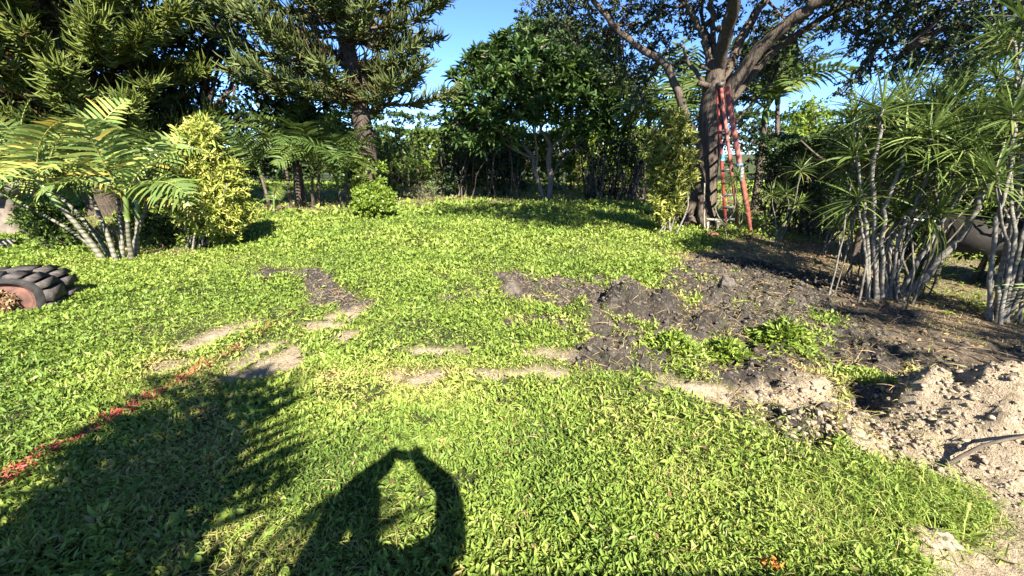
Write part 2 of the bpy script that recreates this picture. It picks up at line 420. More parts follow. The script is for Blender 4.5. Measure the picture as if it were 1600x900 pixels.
def mound(px, py, amp, rx, ry, rough=.35, dx=0, dy=0):
    global hgt
    c = G(px, py); g = np.exp(-(((GX - c[0] - dx) / rx) ** 2 + ((GYY - c[1] - dy) / ry) ** 2) ** 1.3)
    if amp > .05 and (px < 1400): amp *= 1.15
    hgt += amp * g * (1 + rough * (fbm(GX * 9 + px, GYY * 9, 4) - .5) * 2.5)
for a in [(975,478,.27,.20,.18),(1035,482,.17,.24,.17),(915,492,.11,.16,.12),(800,455,.13,.14,.18),(800,470,.03,.2,.2),(1128,462,.13,.12,.10),
          (1110,505,.09,.15,.12),(935,555,.11,.16,.13),(1000,560,.06,.2,.15),(1210,572,.06,.22,.16),(1160,592,.02,.3,.1),(1270,600,.07,.2,.12),
          (1290,655,.08,.2,.1),(1415,640,.14,.14,.14),(1345,628,-.07,.18,.14),(1500,660,.16,.35,.28),(1640,690,.30,.5,.45),(1340,690,.06,.16,.08),
          (1050,548,.05,.22,.15),(1222,535,.07,.24,.15),(1150,606,.035,.6,.06),(1060,600,.03,.3,.05),(1440,842,.05,.12,.06),(1190,500,.05,.5,.25),(900,470,-.05,.12,.08),(905,500,-.04,.08,.05)]:
    mound(*a)
rough = fbm(GX * 14, GYY * 14, 3) - .5
ridge = np.abs(fbm(GX * 7 + 31, GYY * 7, 3) - .5)
trail = np.clip(sdf(GX, GYY, gp([(1270,440),(1330,440),(1480,520),(1700,570),(1700,610),(1480,570),(1330,510)])) / -.25, 0, 1)
trail = trail * near
hgt += soil * (1 - .75 * trail) * (rough * .11 + (.12 - ridge) * .22) + sand * (rough * .04 + (.1 - ridge) * .05)
pile = smask([sand_polys[10]], .4, .2, 3) * near
hgt -= .015 * soil + .03 * sand * (1 - pile)
hgt += pile * ((fbm(GX * 18, GYY * 18, 4) - .5) * .075 + (.10 - np.abs(fbm(GX * 9 + 5, GYY * 9, 2) - .5)) * .04)

def interp(A, x, y):
    i = np.clip(np.searchsorted(XS, x) - 1, 0, len(XS) - 2); j = np.clip(np.searchsorted(YS, y) - 1, 0, len(YS) - 2)
    fx = (x - XS[i]) / (XS[i + 1] - XS[i]); fy = (y - YS[j]) / (YS[j + 1] - YS[j])
    return (A[i, j] * (1 - fx) + A[i + 1, j] * fx) * (1 - fy) + (A[i, j + 1] * (1 - fx) + A[i + 1, j + 1] * fx) * fy
def hz(x, y): return float(interp(hgt, np.array([x]), np.array([y]))[0])
def on(p, dz=0.0):
    return np.array([p[0], p[1], hz(p[0], p[1]) + dz])

def build_ground():
    mb = MB(); nx, ny = len(XS), len(YS)
    i, j = np.meshgrid(np.arange(nx - 1), np.arange(ny - 1), indexing='ij')
    a = (i * ny + j).ravel()
    mb.add(np.stack([GX, GYY, hgt], -1).reshape(-1, 3), np.stack([a, a + ny, a + ny + 1, a + 1], 1))
    m, nt, n, p = mat_new("ground")
    col = nt.nodes.new("ShaderNodeAttribute"); col.attribute_name = "cover"
    sep = nt.nodes.new("ShaderNodeSeparateColor"); nt.links.new(col.outputs["Color"], sep.inputs[0])
    def mix(f, a, b):
        x = nt.nodes.new("ShaderNodeMix"); x.data_type = 'RGBA'
        nt.links.new(f, x.inputs[0])
        nt.links.new(a, x.inputs[6]); nt.links.new(b, x.inputs[7]); return x.outputs[2]
    n1, n2, n3 = noise(nt, 2.2, 8, .65), noise(nt, 28, 6, .7), noise(nt, 90, 4, .7)
    base = ramp(nt, n2, [(.3, (.03, .035, .012)), (.5, (.05, .06, .018)), (.75, (.10, .095, .04))])
    dry = ramp(nt, n2, [(.3, (.05, .041, .032)), (.5, (.11, .092, .073)), (.7, (.19, .16, .128))])
    soilc = mix(ramp(nt, n1, [(.5, (0, 0, 0)), (.64, (1, 1, 1))]), ramp(nt, n2, [(.3, (.02, .017, .014)), (.5, (.052, .044, .036)), (.7, (.105, .088, .072))]), dry)
    sandc = ramp(nt, n2, [(.28, (.16, .118, .075)), (.5, (.35, .275, .185)), (.72, (.47, .385, .275))])
    litc = ramp(nt, n2, [(.3, (.075, .052, .036)), (.5, (.20, .145, .095)), (.72, (.36, .28, .19))])
    c = mix(sep.outputs[2], base, litc)
    c = mix(sep.outputs[0], c, soilc)
    c = mix(sep.outputs[1], c, sandc)
    nt.links.new(c, p.inputs["Base Color"])
    p.inputs["Roughness"].default_value = .95; p.inputs["Specular IOR Level"].default_value = .12
    ad = nt.nodes.new("ShaderNodeMath"); ad.operation = 'ADD'
    nt.links.new(n2, ad.inputs[0]); nt.links.new(n3, ad.inputs[1])
    bump(nt, p, ad.outputs[0], .9, .03)
    me = mb.mesh("ground", m, smooth=True)
    ca = me.attributes.new("cover", 'FLOAT_COLOR', 'POINT')
    tan_trail = trail * .55
    s = soil * (1 - tan_trail)
    lb = np.clip(np.maximum(np.maximum(litter, bed * .9), trail * .9), 0, 1)
    ca.data.foreach_set("color", np.stack([s, sand, lb, np.ones_like(soil)], -1).astype(np.float32).ravel())
    o = link("ground", me); o['kind'] = 'structure'
    return o
build_ground()

# ------------------------------------------------------------------ trees, palms, shrubs: makers
def blob_points(n, c, r, squash=(1, 1, 1), shell=.55):
    d = rdir(n); rad = (shell ** 3 + (1 - shell ** 3) * rng.random(n)) ** (1 / 3) if shell else rng.random(n) ** (1 / 3)
    return np.asarray(c) + d * (rad * r)[:, None] * np.asarray(squash), d
def crown(mb, blobs, per, tip_leaves, L, W, fine=False, spread=.18, tint=(.5, .25), droop=0.0, shell=.5, out=.6, curl=.15, fold=.15, upb=.6, squash=(1, 1, .85), twigs=None):
    """leaf clumps (twig tips with leaves round each) filling ellipsoid blobs (x,y,z,r)"""
    for b in blobs:
        c, r = np.array(b[:3]), b[3]
        n = max(3, int(per * r * r))
        tips, d = blob_points(n, c, r, squash, shell)
        tips += rng.normal(0, r * .13, tips.shape)
        tb = np.clip(rng.normal(tint[0], tint[1] * .6, n) + (b[4] if len(b) > 4 else 0), 0, 1)
        k = tip_leaves
        ax = unit(d * out + rdir(n) * .5 + np.array([0, 0, .25]))
        pos = np.repeat(tips, k, 0); axr = np.repeat(ax, k, 0)
        pos = pos - axr * (rng.random((n * k, 1)) * spread)
        dd = unit(axr * .55 + rdir(n * k) + np.array([0, 0, -droop]))
        ln = L * rng.uniform(.65, 1.2, n * k)
        leaves(mb, pos, dd, ln, ln * (W / L), np.clip(np.repeat(tb, k) + rng.normal(0, tint[1] * .5, n * k), 0, 1), fold, curl, fine, upbias=upb)
        if twigs is not None:
            m = max(2, n // 4)
            s = tips[:m]; q = c + (s - c) * .15 + rng.normal(0, r * .08, (m, 3)); mid = (s + q) / 2 + rng.normal(0, r * .08, (m, 3))
            tubes(twigs, np.stack([q, mid, s], 1), np.array([[.012, .008, .004]]) * (1 + r * .6), 3)
def branch_to(mb, a, b, r0, r1, sag=.1, sides=5, wob=.04):
    a, b = np.asarray(a, float), np.asarray(b, float); L = np.linalg.norm(b - a)
    pts = [a, a * .66 + b * .34 + rng.normal(0, L * wob, 3) + [0, 0, L * sag], a * .33 + b * .67 + rng.normal(0, L * wob, 3) + [0, 0, L * sag], b]
    limb(mb, pts, [r0, r0 * .7 + r1 * .3, r0 * .35 + r1 * .65, r1], sides, 3)

def shrub(name, label, base, h, rx, ry=None, mat='mid', L=.08, W=.035, n=60, k=10, stems=6, bark='twig', cat='shrub', group=None, lift=.25, fine=False, tint=(.5, .3), blobs=None, up=.5, droop=0, stem_r=.015, shell=.35):
    ry = ry or rx; base = np.asarray(base, float)
    base = np.array([base[0], base[1], hz(base[0], base[1]) if abs(base[0]) < 14 and base[1] < 29 else 0.0])
    t = thing(name, label, cat, base, group)
    tw, fo = MB(), MB()
    if blobs is None:
        blobs = []
        for i in range(7):
            a = i * 2.4; f = .15 + .75 * ((i * .618) % 1)
            zz = lift * h + (h * (1 - lift)) * (.18 + .64 * ((i * .36 + .2) % 1))
            s = .55 * (1 - .35 * abs(zz / h - .5))
            blobs.append((base[0] + math.cos(a) * rx * f * .62, base[1] + math.sin(a) * ry * f * .62, base[2] + zz, max(rx, h * .25) * s))
    crown(fo, blobs, n / max(rx * rx, .05) * .75, k, L, W, fine, L * 1.2, tint, droop, shell, upb=up)
    for i in range(stems):
        b = blobs[i % len(blobs)]; s = base + [rng.normal(0, rx * .12), rng.normal(0, ry * .12), -.03]
        branch_to(tw, s, np.array(b[:3]) + rng.normal(0, b[3] * .4, 3), stem_r, stem_r * .35, .02, 4)
        for q in range(3):
            e = np.array(b[:3]) + rng.normal(0, b[3] * .5, 3); m = s + (np.array(b[:3]) - s) * rng.uniform(.35, .8)
            branch_to(tw, m, e, stem_r * .5, stem_r * .2, .02, 3)
    tw.build("stems", M[bark], t, True)
    o = fo.build("foliage", M[mat], t, kind='stuff')
    return t

def frond_mesh(L, rise, arch, nl, ll, lw, hang, mat, name="frond", curl=.0, twist=.3, t0=.6):
    """one feather palm leaf along +X from the origin; rise: start slope (rad), arch: how far it bends down (rad)"""
    k = 14; ang = rise - arch * (np.linspace(0, 1, k) ** 1.3)
    st = L / (k - 1); p = np.zeros((k, 3))
    for i in range(1, k): p[i] = p[i - 1] + st * np.array([math.cos(ang[i]), math.sin(curl * i / k) * .3, math.sin(ang[i])])
    mb = MB(); tubes(mb, p[None], np.linspace(.016, .004, k)[None] * L / 1.5, 4, .1)
    tt = np.linspace(.16, .985, nl); idx = tt * (k - 1)
    i0 = np.minimum(idx.astype(int), k - 2); f = (idx - i0)[:, None]
    q = p[i0] * (1 - f) + p[i0 + 1] * f; tg = unit(p[i0 + 1] - p[i0])
    nor = unit(np.cross(tg, np.array([0, 1., 0]))); nor = np.where(nor[:, 2:] < 0, -nor, nor)
    prof = (np.sin(np.pi * np.clip(tt * .9 + .1, 0, 1)) ** .6)
    for sgn in (-1, 1):
        side = np.array([0, sgn, 0.])
        ln = ll * prof * rng.uniform(.85, 1.1, nl)
        fw = .1 + .42 * tt
        d0 = unit(side[None] * 1.0 + tg * fw[:, None] + nor * rng.uniform(.12, .42, (nl, 1)) + rng.normal(0, .06, (nl, 3)))
        kk = 5; s = np.linspace(0, 1, kk)
        Pc = q[:, None] + d0[:, None] * (ln[:, None] * s[None])[..., None]
        Pc[..., 2] -= (hang * ln[:, None] * s[None] ** 2.2)
        wid = lw * np.array([.45, 1, .9, .6, .06])
        wv = unit(np.cross(d0, nor + rng.normal(0, twist, (nl, 3))))
        S = wv[:, None] * wid[None, :, None] * .5
        strips(mb, Pc, S, np.clip(rng.normal(t0, .13, nl) - .3 * (rng.random(nl) < .12), 0, 1))
    return mb.mesh(name, mat)
FR = {}
def frond_set(key, mat, ll=.45, lw=.028, nl=34):
    FR[key] = []
    for t0 in (.35, .8, .55):
        FR[key] += [frond_mesh(1.5, 1.25, 1.2, nl, ll, lw, .2, M[mat], t0=t0), frond_mesh(1.5, 1.05, 1.5, nl, ll, lw, .28, M[mat], curl=1, t0=t0 + .1), frond_mesh(1.5, .8, 1.5, nl, ll, lw, .3, M[mat], curl=-1, t0=t0 - .1),
                    frond_mesh(1.4, .5, 1.5, nl, ll, lw, .4, M[mat], curl=.6, t0=t0 + .05), frond_mesh(1.5, 1.45, .8, nl, ll * .9, lw, .15, M[mat], t0=t0)]
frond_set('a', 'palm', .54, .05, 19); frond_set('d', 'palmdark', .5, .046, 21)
FR['y'] = [frond_mesh(1.2, .5, 1.3, 30, .42, .03, .7, M['palmdry'])]
def put_frond(t, me, pos, az, tilt=0.0, s=1.0, roll=0.0, label=None):
    o = link("frond", me, t, loc=pos); o.rotation_euler = Euler((roll, tilt, az), 'XYZ'); o.scale = (s, s, s)
    if label: o['label'] = label
    return o
def palm(name, label, stems, key='a', nf=7, s=1.0, stem_mat='pstem', cat='palm', group=None, yellow=(), azr=None):
    b0 = stems[0][0]; t = thing(name, label, cat, b0, group)
    for i, (a, b, r) in enumerate(stems):
        a, b = np.asarray(a, float), np.asarray(b, float)
        mb = MB(); m = (a + b) / 2 + (b - a)[[1, 0, 2]] * [.04, -.04, 0]
        limb(mb, [a - [0, 0, .05], m, b], [r * 1.1, r * .82, r * .68], 9, 5)
        mb.build("stem", M[stem_mat], t, True)
        mb = MB(); sh = unit(b - m)
        limb(mb, [b - sh * .05, b + sh * .25, b + sh * .45], [r * .95, r * .9, r * .35], 8, 3, tint=.5)
        mb.build("crown_shaft", M['palm' if key == 'a' else 'palmdark'], t, True)
        for q in range(nf):
            az = q * 2.399 + i * 1.1 + rng.normal(0, .25)
            if azr: az = azr[0] + (azr[1] - azr[0]) * (q + rng.random()) / nf
            v = FR[key][(q * 7 + i * 4) % len(FR[key])]
            if (i, q) in yellow: v = FR['y'][0]
            put_frond(t, v, b + sh * (.12 + .3 * rng.random()), az, rng.normal(-.12, .22), s * rng.uniform(.8, 1.12), rng.normal(0, .25), "yellowing frond" if (i, q) in yellow else None)
    return t

RO = []
def rosette_mesh(n, L, W, dens_up=.2):
    mb = MB(); k = 5
    z = rng.uniform(-.35, .98, n); a = np.arange(n) * 2.399 + rng.normal(0, .2, n); r = np.sqrt(1 - z * z)
    d = np.stack([r * np.cos(a), r * np.sin(a), z], 1); ln = L * rng.uniform(.75, 1.15, n) * (1 - .12 * (z < 0))
    s = np.linspace(0, 1, k); st = np.stack([d[:, 0] * .01, d[:, 1] * .01, (z - .9) * .09], 1)
    Pc = st[:, None] + d[:, None] * (ln[:, None] * s)[..., None]
    Pc[..., 2] -= ln[:, None] * (.05 + .28 * (1 - np.abs(z[:, None]))) * s ** 2.4
    wv = unit(np.cross(d, np.array([0, 0, 1.]) + rng.normal(0, .35, (n, 3))))
    S = wv[:, None] * (W * np.array([.8, 1, .85, .55, .05]))[None, :, None] * .5
    strips(mb, Pc, S, np.clip(rng.normal(.68, .2, n) - .65 * (z < -.2) * (rng.random(n) < .5), 0, 1))
    return mb.mesh("leaf_rosette", M['drac'])
for _i in range(5): RO.append(rosette_mesh(64 + 10 * (_i % 3), .36 + .03 * _i, .020 - .001 * _i))
def dracaena(name, label, stems, cat='dracaena', group=None, rs=1.0, mat='pale', base=None, rr=None):
    """stems: list of (list of points, base radius); a leaf rosette ends each"""
    base = stems[0][0][0] if base is None else base
    t = thing(name, label, cat, base, group)
    for i, (pts, r) in enumerate(stems):
        mt_ = mat if i < 14 or mat != 'pale' else 'cane'
        mb = MB(); p, _ = limb(mb, pts, list(np.linspace(r * .64, max(r * .36, .008), len(pts))), 7, 4, wob=r * .3, lump=.07)
        mb.build("stem", M[mt_], t, True)
        d = Vector(unit(p[-1] - p[-3]) * .7 + np.array([0, 0, .5])).normalized()
        o = link("leaf_rosette", RO[(i * 3 + len(pts)) % 5], t, loc=p[-1])
        o.rotation_euler = (d.to_track_quat('Z', 'Y').to_matrix().to_4x4() @ Matrix.Rotation(rng.uniform(0, 6.28), 4, 'Z')).to_euler()
        q = rs * rng.uniform(.85, 1.15); o.scale = (q, q, q)
    return t

def norfolk(name, label, base, top, r0, z0, z1, dz, blen, nb, mat='pine', dens=1.0, lenf=None, droop=.1, seed=0, lit=.5, skip=None):
    base, top = np.asarray(base, float), np.asarray(top, float)
    t = thing(name, label, 'conifer', base)
    mb = MB(); pts = [base - [0, 0, .1], base * .7 + top * .3 + [.1, 0, 0], base * .35 + top * .65, top]
    limb(mb, pts, [r0 * 1.15, r0, r0 * .75, r0 * .3], 14, 6, lump=.03); mb.build("trunk", M['pbark'], t, True)
    br, lv = MB(), MB(); z = z0; w = 0
    while z < z1:
        f = (z - base[2]) / (top[2] - base[2]); c = base + (top - base) * f; c[2] = z
        for b in range(nb):
            az = b * 2 * math.pi / nb + w * .7 + rng.normal(0, .18)
            L = blen * rng.uniform(.75, 1.1) * (lenf(f, az) if lenf else 1)
            if L < .4: continue
            dirx = np.array([math.cos(az), math.sin(az), 0]); lat = np.array([-dirx[1], dirx[0], 0])
            s = np.linspace(0, 1, 8)
            sweep = -droop * np.sin(s * np.pi * .8) * L * .6 + .16 * L * s ** 3
            path = c + dirx * (L * s)[:, None] + lat * (rng.normal(0, .08) * L * s ** 2)[:, None]; path[:, 2] += sweep + rng.normal(0, .12)
            limb(br, path, np.linspace(r0 * .17, r0 * .03, 8), 5, 1)
            n = int(105 * dens * L / 3)
            u = rng.uniform(.05, 1.0, n) ** .7; ii = u * 7; i0 = np.minimum(ii.astype(int), 6); ff = (ii - i0)[:, None]
            st = path[i0] * (1 - ff) + path[i0 + 1] * ff
            sg = rng.choice([-1, 1], n)[:, None]
            ln = rng.uniform(.32, .62, n) * (1.15 - .45 * u) * (L / 3) ** .3
            d0 = unit(lat * sg * rng.uniform(.25, 1.1, (n, 1)) + dirx * rng.uniform(.35, 1.0, (n, 1)) + np.stack([rng.normal(0, .25, n), rng.normal(0, .25, n), rng.normal(.02, .35, n)], 1))
            ss = np.linspace(0, 1, 5)
            Pc = st[:, None] + d0[:, None] * (ln[:, None] * ss)[..., None]
            Pc[..., 2] += (ln[:, None] * (.45 * ss ** 2.2 - .18 * ss))
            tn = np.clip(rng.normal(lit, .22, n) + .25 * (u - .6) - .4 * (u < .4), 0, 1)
            tubes(lv, Pc, np.array([[.010, .022, .022, .018, .004]]), 3, tn)
            # short shoots splitting off each branchlet
            m = n * 2; pk = rng.integers(0, n, m); tt = rng.uniform(.3, .9, m)[:, None]
            q = st[pk] + d0[pk] * ln[pk][:, None] * tt; q[:, 2] += ln[pk] * (.45 * tt[:, 0] ** 2.2 - .18 * tt[:, 0])
            d2 = unit(d0[pk] + rdir(m) * .75 + [0, 0, .2]); l2 = rng.uniform(.10, .26, m)
            s3 = np.linspace(0, 1, 3); Pq = q[:, None] + d2[:, None] * (l2[:, None] * s3)[..., None]; Pq[..., 2] += l2[:, None] * .3 * s3 ** 2
            tubes(lv, Pq, np.array([[.014, .018, .004]]), 3, tn[pk])
        z += dz; w += 1
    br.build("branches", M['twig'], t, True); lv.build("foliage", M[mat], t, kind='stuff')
    return t

# ------------------------------------------------------------------ lawn
def build_lawn():
    mb = MB(); bl = MB(); pb = MB()
    red = [G(x, y)[:2] for x, y in [(-40, 800), (0, 775), (60, 725), (130, 685), (200, 645), (270, 605), (325, 572), (372, 545), (400, 528), (420, 512), (455, 490)]]
    red = np.array(red)
    def redd(x, y):
        d = np.full(x.shape, 9.)
        for i in range(len(red) - 1):
            a, e = red[i], red[i + 1] - red[i]; t = np.clip(((x - a[0]) * e[0] + (y - a[1]) * e[1]) / (e @ e), 0, 1)
            d = np.minimum(d, np.hypot(x - a[0] - e[0] * t, y - a[1] - e[1] * t))
        return d
    bands = [(.95, 1.9, 19000, .031, .0095), (1.9, 3.0, 14000, .034, .0105), (3.0, 4.6, 8500, .037, .014), (4.6, 7.0, 4600, .043, .018), (7.0, 11., 1900, .062, .026), (11., 24., 420, .11, .05)]
    for y0, y1, den, L, W in bands:
        x1 = 1.32 * y1 + 1.0; n = int(den * (y1 - y0) * 2 * x1)
        x = rng.uniform(-x1, x1, n); y = rng.uniform(y0, y1, n)
        k = np.abs(x) < 1.26 * y + 1.05
        x, y = x[k], y[k]
        so_, sa, li, be, tu = (interp(A, x, y) for A in (soil, sand, litter, bed, tf))
        bare = np.maximum(np.maximum(so_ * 1.12, sa * 1.1), np.maximum(li * .82, be * .8))
        pa = fbm(x * 1.1 + 40, y * 1.1, 3)
        thin = np.clip((fbm(x * 3.2 + 11, y * 3.2 + 3, 4) - .56) * 4, 0, .75)
        k = rng.random(len(x)) > np.minimum(np.maximum(bare, thin), np.where((interp(trail, x, y) > .3) | (sa > .6), .99, .95 if y0 > 1.8 else .97))
        x, y, pa, li, so_, sa = x[k], y[k], pa[k], li[k], so_[k], sa[k]
        z = interp(hgt, x, y); n = len(x)
        nearbare = np.clip(so_ + sa + li, 0, 1)
        tn = np.clip(.56 + (pa - .5) * (1.2 if y1 < 4 else .6) + rng.normal(0, .13 if y1 < 4 else .09, n) - .35 * nearbare - .08 * np.clip((y - 5) / 4, 0, 1) * (x > 0), 0, 1)
        tn = np.where(rng.random(n) < .025, rng.uniform(0, .2, n), tn)
        tn = np.where((nearbare < .3) & (y > 3.2), np.maximum(tn, .34 + .1 * rng.random(n)), tn)
        rd = redd(x, y); gap = vnoise(x * 7 + 3, y * 7)
        isred = (rd < .045 * (.3 + 1.0 * gap) * (.85 + y * .06)) & (gap > .30) & (rng.random(n) < np.clip(1.15 - (y - 1.4) * .3, .25, .92))
        a = rng.uniform(0, 6.28, n); el = rng.uniform(.05, 1.35, n)
        d = np.stack([np.cos(a) * np.cos(el), np.sin(a) * np.cos(el), np.sin(el)], 1)
        hump = np.clip(fbm(x * 5 + 2, y * 5 + 8, 3) - .28, 0, 1) * 1.9
        lift = rng.random(n) ** 1.3 * (L * .35 + .075 * hump)
        ln = L * (.5 + .95 * rng.random(n) ** 1.6) * (.65 + .8 * fbm(x * 1.7 + 70, y * 1.7 + 9, 3)) * np.where(rng.random(n) < .02, 1.5, 1)
        isb = (nearbare > .75) | (rng.random(n) < np.clip(.36 + (vnoise(x * 1.4 + 50, y * 1.4) - .45) * 1.2, .1, .85))
        pos = np.stack([x, y, z - .004 + lift], 1)
        kk = (~isb) & (~isred)
        leaves(mb, pos[kk], d[kk], ln[kk], ln[kk] * (W / L) * rng.uniform(.75, 1.3, kk.sum()), tn[kk], .18, .22, y1 < 3.1, upbias=1.4)
        kk = isb & (~isred); m = kk.sum()
        s = np.linspace(0, 1, 3 if y1 > 3.1 else 4)
        h = ln[kk] * 1.5; dd = unit(d[kk] * [1, 1, .9] + [0, 0, .25])
        p0 = pos[kk] * 1.0; p0[:, 2] = z[kk] - .006
        Pc = p0[:, None] + dd[:, None] * (h[:, None] * s)[..., None]; Pc[..., 2] -= h[:, None] * .45 * s ** 2.4
        wv = unit(np.cross(dd, rdir(m) + [0, 0, 1.]))
        strips(bl, Pc, wv[:, None] * ((W * .22) * np.linspace(1, .08, len(s)) ** .7)[None, :, None], np.clip(tn[kk] - .05, 0, 1))
        kk = isred
        if kk.sum(): leaves(pb, pos[kk] + [0, 0, .002], d[kk] * [1, 1, .5], ln[kk] * 1.1, ln[kk] * (W / L) * .62, np.clip(rng.normal(.35, .3, kk.sum()) + .5 * (y[kk] > 2.9), 0, 1), .15, .2, False, upbias=1.2)
    # long grass beside the marl pile and along the near edge
    def tuft(cx, cy, rx, ry, n, h, w, lean=(0, 0), t0=.6):
        x = cx + rng.normal(0, rx, n); y = cy + rng.normal(0, ry, n); z = interp(hgt, x, y)
        a = rng.uniform(0, 6.28, n); e = rng.uniform(.6, 1.4, n)
        d = unit(np.stack([np.cos(a) * np.cos(e) + lean[0], np.sin(a) * np.cos(e) + lean[1], np.sin(e)], 1))
        s = np.linspace(0, 1, 6); L = h * rng.uniform(.5, 1.2, n)
        Pc = np.stack([x, y, z - .005], 1)[:, None] + d[:, None] * (L[:, None] * s)[..., None]; Pc[..., 2] -= L[:, None] * .55 * s ** 2.3
        Pc[..., 2] = np.maximum(Pc[..., 2], z[:, None] + .004)
        strips(bl, Pc, unit(np.cross(d, rdir(n) + [0, 0, .4]))[:, None] * (w * np.linspace(1, .08, 6) ** .6)[None, :, None] * .5, np.clip(rng.normal(t0, .2, n), 0, 1))
    g = G(1400, 770); tuft(g[0], g[1], .17, .12, 1900, .20, .0055, (-.3, .1), .55)
    g = G(1330, 840); tuft(g[0] - .06, g[1], .16, .11, 1900, .19, .005, (-.2, .1), .42)
    g = G(1500, 790); tuft(g[0], g[1], .08, .07, 350, .16, .004, (0, 0), .45)
    g = G(1210, 720); tuft(g[0], g[1], .3, .25, 900, .12, .004, (-.3, 0), .6)
    for px, py in [(820, 640), (980, 690), (1100, 760), (760, 850), (1150, 850), (250, 600), (30, 520), (620, 640), (1010, 800), (860, 860), (60, 700), (180, 800), (330, 840), (560, 850), (1020, 860), (700, 690), (300, 690), (900, 770), (450, 850), (120, 560), (40, 600)]:
        g = G(px, py); tuft(g[0], g[1], .18, .12, 260, .13, .004, (.2, .1), .5)
    # broad leaved rosettes and flattened straw thatch among the cover
    m = 240; y = .95 + 4.6 * rng.random(m) ** 1.4; x = rng.uniform(-1.25, 1.25, m) * y
    k = np.maximum(interp(soil, x, y), interp(sand, x, y)) < .3; x, y = x[k], y[k]; m = len(x); c = np.stack([x, y, interp(hgt, x, y) + .022], 1)
    q = 7; a = np.tile(np.arange(q) * 6.283 / q, m) + np.repeat(rng.uniform(0, 6, m), q) + rng.normal(0, .2, m * q); e = rng.uniform(.1, .55, m * q)
    ln = np.repeat(rng.uniform(.035, .075, m), q) * rng.uniform(.7, 1.1, m * q)
    leaves(mb, np.repeat(c, q, 0), np.stack([np.cos(a) * np.cos(e), np.sin(a) * np.cos(e), np.sin(e)], 1), ln, ln * .42, np.clip(np.repeat(rng.normal(.55, .2, m), q), 0, 1), .15, .3, True, upbias=3)
    m = 9000; y = .95 + 5 * rng.random(m) ** 1.5; x = rng.uniform(-1.25, 1.25, m) * y; k = fbm(x * 2.3 + 5, y * 2.3 + 31, 3) > .47; x, y = x[k], y[k]; m = len(x); a = rng.uniform(0, 6.28, m)
    d = np.stack([np.cos(a), np.sin(a), rng.normal(.08, .2, m)], 1); L = rng.uniform(.04, .13, m); s = np.linspace(0, 1, 4)
    Pc = np.stack([x, y, interp(hgt, x, y) + rng.uniform(.008, .035, m)], 1)[:, None] + d[:, None] * (L[:, None] * s)[..., None]; Pc[..., 2] -= L[:, None] * .2 * s ** 2
    strips(bl, Pc, unit(np.cross(d, rdir(m) + [0, 0, 1.]))[:, None] * np.array([.0012, .0016, .0013, .0004])[None, :, None], rng.uniform(0, .24, m))
    tag(mb.build("lawn_weeds", M['lawn']), "bright green broad leaved ground cover over the whole yard", "lawn", kind='stuff')
    tag(bl.build("grass_blades", M['lawn']), "thin green and straw coloured grass blades growing through the lawn", "grass", kind='stuff')
    tag(pb.build("painted_grass", M['paint']), "line of grass sprayed red running across the left of the lawn", "paint line", kind='stuff')
build_lawn()

